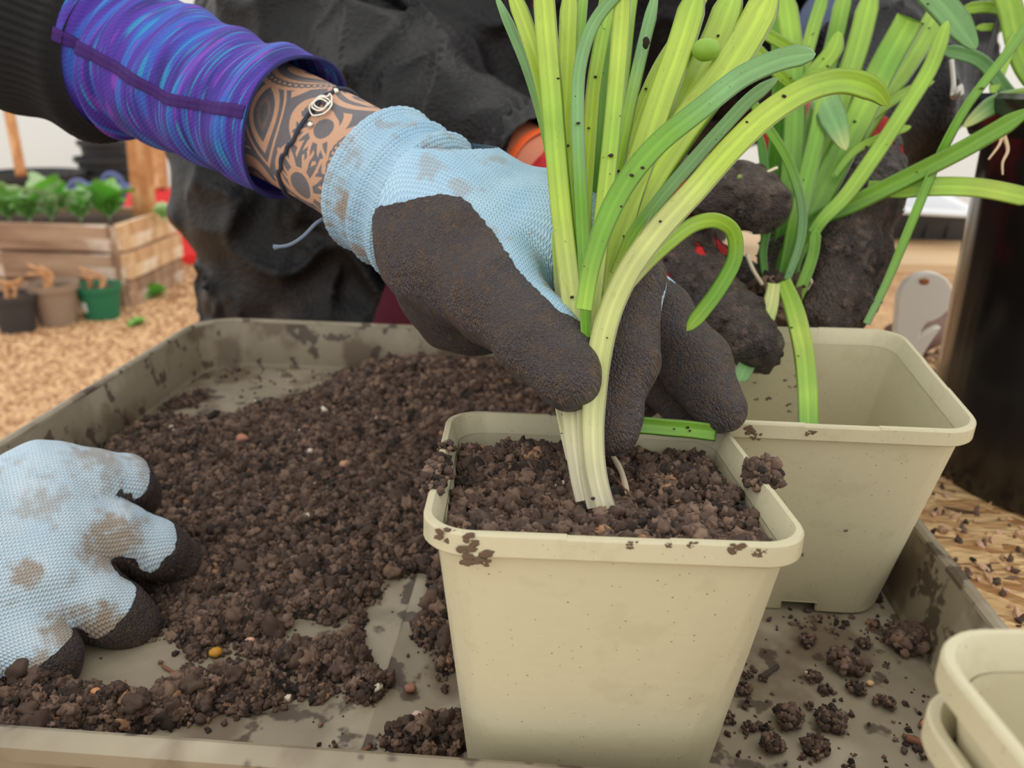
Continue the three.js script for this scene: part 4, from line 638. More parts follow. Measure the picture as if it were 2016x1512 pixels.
  const cuffR = (t, a) => 0.032 + 0.0006 * t + 0.0017 * Math.sin(t * 19 + 0.9 * Math.sin(a + 0.8)) * sstep(0.25, 0.45, t) + 0.0022 * Math.exp(-(((t - 0.06) / 0.07) ** 2)) + 0.00016 * Math.cos(a * 52) - 0.007 * sstep(0.86, 1, t) + 0.0022 * Math.max(0, Math.sin(a * 1 + 3.6)) * Math.exp(-(((t - 0.62) / 0.16) ** 2));
  const kp = knitPaint([[at(660, 420, 0.36), 0.014, 0.9], [at(700, 400, 0.34), 0.010, 0.85], [at(735, 470, 0.35), 0.012, 0.8], [at(770, 470, 0.34), 0.008, 0.8], [at(850, 350, 0.33), 0.012, 0.8]], SKYB, SKYB2);
  const cuff = mergeGeometries([loft(pts, 70, 208, cuffR, { uv: (u, v, L) => [u * 0.2, v * L], color: (t, u, p) => kp(p) }), flip(loft(pts, 70, 208, (t, a) => cuffR(t, a) - 0.0018, { uv: (u, v, L) => [u * 0.2, v * L], color: (t, u, p) => kp(p) }))], false);
  part('cuff', cuff, mat({ vertexColors: true, map: rep(knitMap, 42, 42), bumpMap: rep(knitBump, 42, 42), bumpScale: 0.0009, roughness: 0.95, side: THREE.DoubleSide }), gl, 'ribbed blue knit cuff');
}
{ // bracelet: cord, silver knot, beads and a loose end
  const b = new THREE.Group(); b.name = 'bracelet'; person1.add(b); b.userData.label = 'dark cord bracelet with a silver knot charm';
  const brT = tOf(630), N = 60, cord = []; for (let i = 0; i <= N; i++) { const a = i / N * Math.PI * 2, t = brT + 0.013 * Math.sin(a + 2.9) + 0.003 * Math.sin(3 * a); cord.push(armAt(t, a, 0.0008)); }
  M.cord = mat({ color: rgb(52, 58, 72), roughness: 0.9 }); M.silver = mat({ color: rgb(226, 220, 208), roughness: 0.28, metalness: 0.9 });
  part('cord', tube(cord, 0.0009, 120, 7), M.cord, b);
  const nearest = (px, py) => { let best = 1e9, r = null; const ray = at(px, py, 1).sub(EYE).normalize(); for (let i = 0; i < 120; i++) for (let j = 0; j < 40; j++) { const t = brT - 0.1 + j * 0.006, a = i / 120 * 6.283, p = armAt(t, a, 0.0006), d = V().crossVectors(p.clone().sub(EYE), ray).length() + (depthOf(p) > armF[Math.round(t * 200)].p.clone().sub(EYE).dot(FWD) ? 1 : 0); if (d < best) { best = d; r = { p, n: p.clone().sub(armF[Math.round(t * 200)].p).normalize() }; } } return r; };
  const c = nearest(634, 210), e1 = nearest(662, 177).p, e2 = nearest(610, 247).p, u = e1.clone().sub(e2).normalize(), w = V().crossVectors(c.n, u).normalize(), o = c.p.clone().addScaledVector(c.n, 0.001), P = (x, y, z = 0) => o.clone().addScaledVector(u, x).addScaledVector(w, y).addScaledVector(c.n, z);
  const ringPts = (cx, r, ry, z) => Array.from({ length: 25 }, (_, i) => P(cx + Math.cos(i / 24 * 6.283) * r, Math.sin(i / 24 * 6.283) * ry, z + 0.0003 * Math.sin(i * 0.78)));
  part('charm', mergeGeometries([tube(ringPts(0.0006, 0.0034, 0.0034, 0.0004), 0.0005, 40, 6), tube(ringPts(-0.0012, 0.0034, 0.0034, 0.0008), 0.0005, 40, 6), tube([P(-0.0075, 0), P(-0.006, 0.002), P(-0.003, 0.0042), P(0.001, 0.0042), P(0.005, 0.003), P(0.0055, 0.0), P(0.0075, 0)], 0.0005, 30, 6), tube([P(-0.0075, 0), P(-0.0065, -0.002), P(-0.0045, -0.004), P(0.001, -0.0044), P(0.004, -0.0028), P(0.0058, -0.002), P(0.0075, 0)], 0.0005, 30, 6)], false), M.silver, b, 'silver interlaced knot charm');
  for (const q of [e1, e2]) part('bead', new THREE.SphereGeometry(0.00155, 14, 10).translate(q.x, q.y, q.z), M.silver, b, 'silver bead');
  part('cord_end', tube([at(636, 431, 0.352), at(622, 440, 0.35), at(596, 466, 0.349), at(570, 482, 0.35), at(540, 487, 0.352)], (t) => 0.0008 + 0.0005 * sstep(0.9, 1, t), 24, 7), mat({ color: rgb(106, 118, 136), roughness: 0.9 }), b, 'frayed grey cord end');
}
// ---- right hand spread on the compost, its sleeve running out of the picture
{
  const sl = new THREE.Group(); sl.name = 'sleeve'; person1.add(sl); sl.userData.label = 'purple streaked sleeve of the arm resting over the tray';
  part('fabric', loft([at(-215, 1112, 0.327), at(-330, 1118, 0.318), at(-520, 1110, 0.31), at(-760, 1080, 0.31)], 60, 60, (t, a) => 0.0335 + 0.008 * t + 0.0015 * Math.sin(t * 34 + 2 * Math.sin(a)), { uv: (u, v) => [u, v * 0.6], caps: true }), M.sleeve, sl);
}
{
  const W = J(-120, 1100, 0.335, 0.0275), iM = J(88, 966, 0.362, 0.0185), mM = J(95, 1048, 0.356, 0.0185), rM = J(72, 1142, 0.345, 0.018), pM = J(-2, 1240, 0.334, 0.0165), th = J(20, 1010, 0.385, 0.019);
  const iP = J(180, 950, 0.372, 0.0142), iD = J(240, 952, 0.385, 0.0132), iT = J(270, 975, 0.405, 0.0115), mP = J(222, 1050, 0.366, 0.0142), mD = J(300, 1078, 0.378, 0.013), mT = J(345, 1100, 0.392, 0.0115);
  const rP = J(175, 1178, 0.348, 0.0142), rD = J(225, 1208, 0.352, 0.013), rT = J(262, 1228, 0.356, 0.0112), pP = J(60, 1276, 0.328, 0.0132), pD = J(92, 1298, 0.327, 0.0122), pT = J(98, 1318, 0.329, 0.0105), t1 = J(120, 1020, 0.41, 0.015), t2 = J(200, 1035, 0.425, 0.012);
  const palm = [[W, iM], [W, mM], [W, rM], [W, pM], [iM, mM], [mM, rM], [rM, pM], [W, th]], fP = boneField(palm, 0.016), ch = [[iM, iP, iD, iT], [mM, mP, mD, mT], [rM, rP, rD, rT], [pM, pP, pD, pT], [th, t1, t2]], fs = ch.map((c) => boneField(chain(c), 0.005)), fF = union(fs);
  const field = (x, y, z) => { const m = smin(fP(x, y, z), fF(x, y, z), 0.007); return Math.abs(m) > 0.005 ? m : m + 0.0012 * (noise(x * 120, y * 120, z * 120) - 0.5); };
  const g = net(field, boundsOf(palm.concat(...ch.map(chain)), 0.004), 0.00125);
  const D = UPV.clone().multiplyScalar(0.55).addScaledVector(FWD, -0.80).addScaledVector(RIGHT, 0.1).normalize(), q = V();
  const side = (p, n) => { const d = fs.map((f) => f(p.x, p.y, p.z)), k = d.indexOf(Math.min(...d)), c = ch[k], a = c[1].p, b = c[c.length - 1].p, L = b.distanceTo(a), u = q.copy(p).sub(a).dot(b.clone().sub(a).normalize()) / L, jag = 0.14 * (noise(p.x * 700, p.y * 700, p.z * 700) - 0.5) + 0.3 * (fbm(p.x * 160, p.y * 160, p.z * 160, 3) - 0.5); const inF = d[k] < fP(p.x, p.y, p.z) + 0.002; return n.dot(D) - (inF ? 0.30 : 0.05) - 1.1 * (inF ? sstep(k === 0 ? 0.6 : 0.42, k === 0 ? 1.15 : 0.95, u) : 0) + jag * (inF ? 1 : 0.4); };
  const [kn, lx] = split(g, side), gl = new THREE.Group(); gl.name = 'glove'; person1.add(gl); gl.userData.label = 'blue knit glove with dark fingertips pressing into the compost';
  const ax = mM.p.clone().sub(W.p).normalize(), ay = V().crossVectors(D, ax).normalize();
  const st = [[at(50, 1130, 0.32), 0.007, 0.8], [at(170, 1078, 0.345), 0.008, 0.8], [at(215, 1085, 0.35), 0.010, 0.8], [at(240, 1060, 0.35), 0.013, 0.85], [at(130, 1235, 0.325), 0.009, 0.8], [at(200, 1240, 0.335), 0.011, 0.9], [at(85, 1310, 0.315), 0.006, 0.8], [at(40, 960, 0.35), 0.013, 0.5], [at(180, 920, 0.37), 0.014, 0.6], [at(80, 1000, 0.34), 0.010, 0.5], [at(260, 925, 0.39), 0.014, 0.7]];
  part('knit_back', dress(kn, knitPaint(st), ax, ay), M.knit, gl, 'pale blue knit fabric with brown stains'); part('rubber_palm', dress(swell(lx, 0.0004), latexPaint, ax, ay), M.latex, gl, 'dark rubber fingers and palm');
  const pts = [at(-110, 1100, 0.336), at(-180, 1108, 0.33), at(-260, 1118, 0.322)], kp = knitPaint([]); part('cuff', loft(pts, 30, 120, (t, a) => 0.031 + 0.001 * Math.sin(t * 20) + 0.0004 * Math.cos(a * 52), { uv: (u, v, L) => [u * 0.2, v * L], color: (t, u, p) => kp(p) }), mat({ vertexColors: true, map: rep(knitMap, 42, 42), bumpMap: rep(knitBump, 42, 42), bumpScale: 0.0009, roughness: 0.95, side: THREE.DoubleSide }), gl);
}

// ---------------------------------------------------------------- person in the black jacket, behind the tray
{
  const person = thing('person', 'person in a black waxed jacket and muddy red gloves lifting a leafy plant', 'person');
  const torso = [[J(760, 250, 0.99, 0.2), J(765, 720, 1.0, 0.185)], [J(760, 250, 0.99, 0.2), J(720, -220, 1.02, 0.18)], [J(550, 392, 0.92, 0.07), J(620, 640, 0.94, 0.088)], [J(550, 392, 0.92, 0.07), J(700, 330, 0.95, 0.14)], [J(760, 150, 1.0, 0.2), J(1380, -60, 1.05, 0.2)], [J(1380, -60, 1.05, 0.2), J(1400, -300, 1.05, 0.2)]];
  const armA = chain([J(640, -260, 0.97, 0.085), J(560, 110, 0.79, 0.068), J(780, 200, 0.69, 0.06), J(985, 288, 0.605, 0.042)]), armB = chain([J(1800, -220, 0.97, 0.09), J(1745, 150, 0.80, 0.078), J(1690, 200, 0.70, 0.06), J(1635, 245, 0.62, 0.042)]);
  const f1 = boneField(torso, 0.08), f2 = boneField(armA.concat(armB), 0.03);
  const field = (x, y, z) => { const m = smin(f1(x, y, z), f2(x, y, z), 0.03); if (Math.abs(m) > 0.04) return m; const w = 0.5 * (fbm(x * 9, y * 9, z * 9, 2) - 0.5), r1 = 1 - Math.abs(2 * noise(x * 13 + y * 9 + 4 * w, y * 7 - x * 5 + 6 * w, z * 6) - 1), r2 = 1 - Math.abs(2 * noise(x * 26 - y * 14 + 5 * w, y * 20 + x * 10, z * 16 + 5) - 1); return m - 0.022 * (r1 * r1 - 0.4) - 0.011 * (r2 * r2 - 0.4); };
  const g = net(field, boundsOf(torso.concat(armA, armB), 0.025), 0.0065);
  const BLK = rgb(14, 13, 15), BLK2 = rgb(24, 23, 24), MUD = rgb(70, 60, 52);
  dress(g, (p) => mixc(mixc(BLK, BLK2, fbm(p.x * 30, p.y * 30, p.z * 30, 3)), MUD, 0.8 * sstep(0.57, 0.7, fbm(p.x * 34 + 3, p.y * 22, p.z * 34, 5)) * sstep(0.06, -0.02, p.y + 0.12 * (fbm(p.x * 12, p.y * 12, p.z * 12) - 0.5))), V(1, 0, 0), V(0, 1, 0));
  part('jacket', g, phys({ vertexColors: true, roughness: 0.5, specularIntensity: 0.55, bumpMap: rep(roughBump, 6, 6), bumpScale: 0.0016 }), person, 'creased black waxed jacket, dirty at the front');
  // gathered cuffs
  for (const pts of [[at(945, 268, 0.62), at(1004, 298, 0.598), at(1054, 326, 0.578)], [at(1655, 232, 0.64), at(1630, 252, 0.62), at(1605, 272, 0.60)]]) part('jacket_cuff', loft(pts, 40, 150, (t, a) => 0.0385 - 0.005 * t + 0.0016 * Math.sin(a * 22 + 2 * Math.sin(t * 9)) * (1 - 0.7 * sstep(0.75, 0.85, t)) + 0.0018 * Math.sin(t * 26), { uv: (u, v) => [u, v] }), mat({ color: rgb(19, 18, 20), roughness: 0.55, side: THREE.DoubleSide }), person, 'black elasticated gathered cuff');
  const MAR = mat({ color: rgb(104, 20, 44), roughness: 0.95, bumpMap: rep(roughBump, 4, 4), bumpScale: 0.002 });
  part('fleece_top', mergeGeometries([loft([at(1040, -120, 0.83), at(1020, 0, 0.835), at(985, 70, 0.845), at(960, 120, 0.86)], 20, 24, (t) => [0.045 - 0.012 * t, 0.03], { caps: true }), loft([at(800, 500, 0.79), at(803, 580, 0.772), at(812, 690, 0.765)], 20, 24, (t) => [0.006 + 0.042 * t, 0.012], { caps: true })], false), MAR, person, 'maroon fleece under the open jacket');
  part('scarf', loft([at(1700, -60, 0.72), at(1655, 10, 0.70), at(1620, 70, 0.69), at(1605, 130, 0.69), at(1612, 190, 0.7)], 30, 24, (t, a) => [0.022 + 0.004 * Math.sin(a * 5 + t * 9), 0.012], { caps: true }), mat({ color: rgb(74, 84, 108), roughness: 0.95 }), person, 'slate blue cloth hanging from the jacket');
  // forearms
  const fb = chain([J(1105, 358, 0.556, 0.025), J(985, 288, 0.605, 0.026), J(560, 110, 0.79, 0.034), J(650, -200, 0.97, 0.04), J(1000, -200, 1.03, 0.05), J(1790, -200, 0.97, 0.04), J(1745, 150, 0.80, 0.034), J(1655, 232, 0.64, 0.026), J(1590, 292, 0.575, 0.025)]);
  part('body', net(boneField(fb, 0.004), boundsOf(fb, 0.012), 0.0055), mat({ color: rgb(190, 112, 80), roughness: 0.6 }), person, 'bare wrists between cuffs and gloves');
  part('wristband', loft([at(1058, 328, 0.577), at(1070, 335, 0.572)], 6, 40, 0 || (() => 0.0275), {}), mat({ color: rgb(226, 92, 36), roughness: 0.5, side: THREE.DoubleSide }), person, 'orange wristband');
  const RED = rgb(196, 26, 26), RED2 = rgb(168, 20, 22), MUD1 = rgb(74, 60, 52), MUD2 = rgb(52, 42, 37), MUD3 = rgb(110, 92, 80);
  const glove = (palm, ch, wrist, reach, label) => {
    const fP = boneField(palm, 0.016), fF = union(ch.map((c) => boneField(chain(c), 0.006)));
    const f = (x, y, z) => { const m = smin(fP(x, y, z), fF(x, y, z), 0.008); return Math.abs(m) > 0.008 ? m : m + 0.0035 * (fbm(x * 90, y * 90, z * 90, 3) - 0.5) - 0.002 * sstep(0.6, 0.8, fbm(x * 200, y * 200, z * 200, 2)); };
    const all = palm.concat(...ch.map(chain)), g = net(f, boundsOf(all, 0.005), 0.0016), [mud, red] = split(g, (p) => (p.distanceTo(wrist) - reach) * 12 + 1.6 * (fbm(p.x * 60, p.y * 60, p.z * 60, 4) - 0.5));
    const gl = new THREE.Group(); gl.name = 'glove'; person.add(gl); gl.userData.label = label;
    part('red_fabric', dress(red, (p) => mixc(mixc(RED, RED2, fbm(p.x * 60, p.y * 60, p.z * 60)), MUD1, 0.7 * sstep(0.6, 0.7, fbm(p.x * 90, p.y * 90, p.z * 90, 4))), V(0.7, 0.7, 0), V(0.7, -0.7, 0)), mat({ vertexColors: true, roughness: 0.8, bumpMap: rep(roughBump, 18, 18), bumpScale: 0.001 }), gl, 'red glove fabric');
    part('mud_coat', dress(swell(mud, 0.0006), (p) => { const a = fbm(p.x * 70, p.y * 70, p.z * 70, 4), b = fbm(p.x * 240, p.y * 240, p.z * 240, 3); return mixc(mixc(MUD2, MUD1, sstep(0.35, 0.6, a)), MUD3, sstep(0.55, 0.7, b) * 0.6); }, V(0.7, 0.7, 0), V(0.7, -0.7, 0)), M.mudGlove, gl, 'thick wet mud over fingers and palm');
  };
  {
    const W = J(1112, 368, 0.553, 0.027), P1 = J(1200, 395, 0.525, 0.032), iM = J(1315, 480, 0.476, 0.021), mM = J(1325, 500, 0.502, 0.02), rM = J(1300, 515, 0.522, 0.019), pM = J(1268, 520, 0.54, 0.017), tM = J(1250, 385, 0.495, 0.022);
    glove([[W, P1], [P1, iM], [P1, mM], [P1, rM], [P1, pM], [iM, mM], [mM, rM], [rM, pM], [P1, tM]], [[tM, J(1375, 372, 0.456, 0.0168), J(1452, 385, 0.44, 0.0165), J(1502, 402, 0.432, 0.0142)], [iM, J(1372, 558, 0.445, 0.0172), J(1440, 630, 0.42, 0.0152), J(1488, 682, 0.402, 0.0128)], [mM, J(1445, 565, 0.487, 0.0165), J(1530, 598, 0.476, 0.0155), J(1585, 606, 0.47, 0.0135)], [rM, J(1400, 600, 0.508, 0.016), J(1470, 640, 0.5, 0.0145), J(1510, 650, 0.495, 0.0125)], [pM, J(1345, 600, 0.528, 0.015), J(1400, 650, 0.52, 0.0135), J(1440, 665, 0.515, 0.012)]], W.p, 0.118, 'muddy red glove around the roots, thumb and fingers spread');
  }
  {
    const W = J(1592, 282, 0.572, 0.031), P1 = J(1650, 335, 0.525, 0.031), iM = J(1664, 400, 0.476, 0.0185), mM = J(1690, 395, 0.497, 0.019), rM = J(1690, 380, 0.52, 0.018), pM = J(1680, 370, 0.54, 0.016), tM = J(1600, 375, 0.505, 0.018);
    glove([[W, P1], [P1, iM], [P1, mM], [P1, rM], [P1, pM], [iM, mM], [mM, rM], [rM, pM], [P1, tM]], [[iM, J(1664, 505, 0.461, 0.0178), J(1652, 578, 0.452, 0.0162), J(1622, 628, 0.446, 0.0138)], [mM, J(1690, 510, 0.483, 0.017), J(1668, 590, 0.47, 0.0158), J(1640, 625, 0.462, 0.0135)], [rM, J(1684, 500, 0.51, 0.0165), J(1650, 575, 0.5, 0.0148), J(1615, 610, 0.492, 0.0128)], [pM, J(1668, 480, 0.532, 0.015), J(1640, 550, 0.525, 0.0135), J(1610, 580, 0.52, 0.012)], [tM, J(1565, 445, 0.482, 0.0165), J(1548, 505, 0.474, 0.0145), J(1540, 545, 0.47, 0.0125)]], W.p, 0.092, 'muddy red glove with fingers curled down beside the plant');
  }
}

// ---------------------------------------------------------------- strap-leaved plants
const leafMap = tex(64, 512, (u, v) => { const m = Math.exp(-(((u - 0.5) / 0.09) ** 2)), s = noise(u * 26, v * 4, 1), q = 0.76 + 0.16 * s + 0.18 * m - 0.05 * Math.exp(-(((u - 0.36) / 0.05) ** 2)) - 0.05 * Math.exp(-(((u - 0.64) / 0.05) ** 2)), d = sstep(0.7, 0.8, fbm(u * 9, v * 60, 3, 4)); return mixc(new THREE.Color(q, q, q * 0.98), rgb(172, 140, 70), d * 0.25); });
M.leaf = phys({ vertexColors: true, map: leafMap, roughness: 0.38, transmission: 0.3, thickness: 0, side: THREE.DoubleSide });
const GREENS = { y: rgb(204, 230, 88), l: rgb(176, 218, 74), m: rgb(134, 192, 54), d: rgb(92, 160, 40), b: rgb(140, 192, 118), p: rgb(222, 230, 146), c: rgb(232, 228, 176), w: rgb(240, 232, 206) };
// pts [[px, py, depth], ...] from base to tip; w: width in picture px; cols: colour names from base to tip
function leafGeo(pts, w, cols, o = {}) {
  const P = pts.map((q) => at(...q)), n = o.n ?? 44, c = new THREE.CatmullRomCurve3(P, false, 'centripetal'), rows = [], m = 7, d0 = pts[0][2], d1 = pts[pts.length - 1][2], C = cols.map((k) => GREENS[k]), colr = [];
  for (let i = 0; i <= n; i++) {
    const t = i / n, p = c.getPointAt(t), d = c.getTangentAt(t), view = EYE.clone().sub(p).normalize().applyAxisAngle(d, (o.roll ?? 0) + (o.twist ?? 0) * t), side = V().crossVectors(d, view).normalize(), nor = V().crossVectors(side, d).normalize();
    const tipf = o.cut ? 1 : Math.sqrt(clamp((1 - t) / (o.tip ?? 0.09))), hw = 0.5 * w / FOCAL * lerp(d0, d1, t) * (o.prof ? o.prof(t) : lerp(0.8, 1, sstep(0, 0.3, t))) * Math.min(1, tipf) + 0.0001, th = Math.min(0.0006, hw * 0.4), curl = (o.curl ?? 0.28) * hw, row = [];
    for (let j = 0; j < m; j++) { const s = j / (m - 1) * 2 - 1; row.push(p.clone().addScaledVector(side, s * hw).addScaledVector(nor, curl * s * s + th * (1 - s * s * 0.8))); }
    for (let j = m - 2; j > 0; j--) { const s = j / (m - 1) * 2 - 1; row.push(p.clone().addScaledVector(side, s * hw).addScaledVector(nor, curl * s * s - th * (1 - s * s * 0.8))); }
    rows.push(row); const x = t * (C.length - 1), k = Math.min(C.length - 2, Math.floor(x)); colr.push(mixc(C[k], C[k + 1], x - k));
  }
  const cap0 = rows[0].map(() => rows[0][0].clone().lerp(rows[0][m - 1], 0.5)), capN = rows[n].map(() => rows[n][0].clone().lerp(rows[n][m - 1], 0.5)); rows.unshift(cap0); rows.push(capN); colr.unshift(colr[0]); colr.push(colr[n + 1]);
  const L = 2 * m - 2, uOf = (j) => j < m ? j / (m - 1) : j >= L ? 0 : (L - j) / (m - 1), k0 = (pts[0][0] * 0.37) % 1;
  const g = sheet(rows, true, (i, j) => [uOf(j), i / n * 1.0 + k0], (i, j, p) => { const e = 0.9 + 0.2 * noise(p.x * 120, p.y * 120, p.z * 120); return colr[i].clone().multiplyScalar(e); });
  return { g, c };
}
function specks(list, n, size, parent) {   // soil grains clinging to the leaves
  const gs = []; for (let i = 0; i < n; i++) { const [c, wm] = list[Math.floor(rnd() * list.length)], t = Math.pow(rnd(), 1.4) * 0.85, p = c.getPointAt(t), d = c.getTangentAt(t), v = EYE.clone().sub(p).normalize(), s = V().crossVectors(d, v).normalize(), r = size * (0.2 + 1.1 * Math.pow(rnd(), 3)); gs.push(lump(r, 0, 0.5, i, [1, 0.7, 1]).translate(...p.addScaledVector(s, rr(-0.42, 0.42) * wm).addScaledVector(v, 0.0011).toArray()).toNonIndexed()); }
  const o = part('soil_specks', mergeGeometries(gs, false), M.soil, parent); o.userData.kind = 'stuff'; o.material = mat({ color: rgb(62, 46, 38), roughness: 0.95 });
}
const sampler = (p) => p;
{
  const t = thing('strap_leaf_plant', 'pale green strap-leaved plant with white stems held upright in the filled pot', 'plant');
  const list = [], add = (pts, w, cols, o) => { const { g, c } = leafGeo(pts, w, cols, o); part(o?.name ?? 'leaf', g, M.leaf, t); list.push([c, w / FOCAL * pts[0][2]]); };
  // front leaf with its long white base
  add([[1212, 1046, 0.256], [1192, 1000, 0.257], [1174, 930, 0.259], [1168, 850, 0.262], [1172, 770, 0.264], [1182, 690, 0.265], [1202, 610, 0.266], [1240, 530, 0.267], [1295, 455, 0.268], [1370, 372, 0.269], [1440, 292, 0.27], [1520, 218, 0.272], [1600, 172, 0.276], [1665, 160, 0.28], [1722, 178, 0.284], [1750, 208, 0.288]], 47, ['w', 'c', 'p', 'p', 'p', 'y', 'y', 'l', 'l'], { n: 80, curl: 0.35, tip: 0.06 });
  add([[1150, 985, 0.262], [1140, 940, 0.263], [1130, 870, 0.266], [1126, 790, 0.27], [1132, 700, 0.272], [1128, 600, 0.274], [1112, 470, 0.277], [1098, 330, 0.281], [1086, 180, 0.286], [1074, 40, 0.292], [1066, -80, 0.296]], 42, ['w', 'c', 'p', 'y', 'l', 'y', 'y'], { n: 60, curl: 0.3 });
  add([[1170, 1000, 0.260], [1158, 940, 0.262], [1152, 870, 0.265], [1152, 780, 0.268], [1160, 690, 0.271], [1172, 560, 0.274], [1190, 400, 0.279], [1206, 250, 0.284], [1218, 110, 0.289], [1230, -60, 0.294]], 34, ['w', 'c', 'p', 'y', 'l', 'y', 'y'], { n: 60, curl: 0.4 });
  const B = [1150, 760, 0.276];
  const fan = [
    [[[1130, 690, 0.285], [1110, 560, 0.288], [1095, 430, 0.292], [1080, 300, 0.296], [1040, 150, 0.3], [975, -10, 0.305]], 26, 'pblbb', { roll: 0.7 }],
    [[[1138, 700, 0.28], [1122, 560, 0.283], [1108, 420, 0.286], [1090, 270, 0.29], [1056, 120, 0.295], [1000, -40, 0.3]], 34, 'pyylyy', { roll: 0.25 }],
    [[[1146, 700, 0.287], [1128, 540, 0.29], [1114, 380, 0.294], [1113, 240, 0.298], [1118, 100, 0.303], [1124, -40, 0.308]], 36, 'pylyyy', { roll: -0.2 }],
    [[[1152, 664, 0.268], [1150, 600, 0.27], [1147, 500, 0.273], [1140, 360, 0.276], [1135, 230, 0.279], [1140, 130, 0.282], [1166, 48, 0.286], [1214, -14, 0.29], [1260, -50, 0.295]], 28, 'mmmbbbb', { roll: 0.5, n: 60 }],
    [[[1160, 690, 0.292], [1156, 560, 0.295], [1152, 430, 0.298], [1160, 300, 0.302], [1172, 160, 0.306], [1196, 30, 0.31], [1216, -60, 0.313]], 30, 'pyyyll', { roll: -0.4 }],
    [[[1165, 680, 0.3], [1160, 540, 0.303], [1168, 400, 0.307], [1178, 260, 0.31], [1186, 120, 0.314], [1190, -30, 0.318]], 30, 'pmdmml', { roll: 0.3 }],
    [[[1176, 640, 0.288], [1184, 520, 0.291], [1206, 380, 0.295], [1232, 236, 0.299], [1262, 100, 0.304], [1292, -20, 0.309]], 28, 'plllbb', { roll: 0.5 }],
    [[[1180, 600, 0.3], [1200, 480, 0.303], [1236, 300, 0.308], [1290, 150, 0.314], [1352, 50, 0.32], [1400, -30, 0.325]], 26, 'pyyyy', { roll: -0.3 }],
    [[[1172, 690, 0.283], [1190, 570, 0.286], [1222, 436, 0.29], [1262, 316, 0.294], [1300, 200, 0.299], [1340, 90, 0.304], [1376, -30, 0.309]], 54, 'pyyyyyl', { curl: 0.4 }],
    [[[1178, 660, 0.29], [1204, 520, 0.294], [1252, 380, 0.299], [1312, 268, 0.304], [1370, 160, 0.309], [1412, 76, 0.314], [1452, -30, 0.319]], 58, 'pyyyyyl', { curl: 0.4, roll: -0.15 }],
    [[[1184, 640, 0.282], [1216, 500, 0.286], [1272, 368, 0.291], [1342, 258, 0.296], [1420, 150, 0.302], [1474, 66, 0.308], [1524, -30, 0.313]], 64, 'pyyyyyy', { curl: 0.38, roll: 0.1 }],
    [[[1150, 610, 0.262], [1166, 520, 0.262], [1192, 440, 0.262], [1232, 362, 0.262], [1292, 288, 0.262], [1382, 214, 0.264], [1462, 152, 0.268], [1540, 118, 0.273], [1606, 106, 0.278]], 42, 'lmmmbbb', { n: 60, curl: 0.3, roll: -0.2, tip: 0.07 }],
    [[[1210, 540, 0.285], [1240, 470, 0.286], [1290, 402, 0.288], [1352, 328, 0.29], [1420, 252, 0.293], [1480, 190, 0.297], [1532, 154, 0.3]], 28, 'ymbbbb', { roll: 0.4 }],
    [[[1176, 690, 0.27], [1202, 604, 0.271], [1252, 538, 0.272], [1312, 480, 0.273], [1368, 440, 0.275], [1412, 434, 0.277], [1444, 456, 0.28], [1448, 505, 0.283], [1418, 566, 0.286], [1352, 652, 0.29]], 31, 'cpplllmml', { n: 70, roll: 0.35, tip: 0.05, curl: 0.15 }],
    [[[1150, 660, 0.278], [1152, 600, 0.28], [1156, 540, 0.281], [1160, 470, 0.284]], 34, 'mmmd', {}],
    [[[1230, 838, 0.302], [1270, 838, 0.303], [1312, 842, 0.304], [1360, 846, 0.306], [1406, 852, 0.308]], 33, 'dmmmm', { cut: true, curl: 0.5, prof: () => 1 }],
    [[[1130, 660, 0.29], [1106, 600, 0.292], [1098, 520, 0.294], [1096, 440, 0.296]], 18, 'ccyl', {}],
    [[[1190, 560, 0.305], [1222, 420, 0.309], [1280, 270, 0.314], [1330, 180, 0.318], [1400, 90, 0.323]], 40, 'yyyyy', { roll: 0.5 }],
    [[[1166, 620, 0.308], [1180, 470, 0.311], [1196, 330, 0.314], [1226, 180, 0.318], [1244, 20, 0.322], [1256, -60, 0.325]], 26, 'lmlll', { roll: -0.6 }],
    [[[1144, 640, 0.298], [1130, 480, 0.301], [1124, 330, 0.304], [1130, 180, 0.308], [1144, 20, 0.312], [1150, -60, 0.315]], 24, 'lmlml', { roll: 0.6 }],
  ];
  for (const [p, w, c, o] of fan) add(p, w, [...c], o);
  add([[1124, 905, 0.27], [1112, 850, 0.273], [1102, 800, 0.277], [1097, 770, 0.28]], 18, ['w', 'c', 'w'], { name: 'dry_sheath', cut: true, prof: () => 1 });
  part('seed_pod', lump(0.0042, 2, 0.12, 3, [1.25, 0.95, 1]).translate(...at(1390, 98, 0.298).toArray()), mat({ color: rgb(128, 168, 52), roughness: 0.5 }), t, 'round green seed pod');
  part('soil_crumb', lump(0.0017, 1, 0.4, 3, [0.8, 1.2, 1]).translate(...at(1272, 84, 0.296).toArray()), M.soil, t);
  specks(list, 150, 0.00075, t);
}
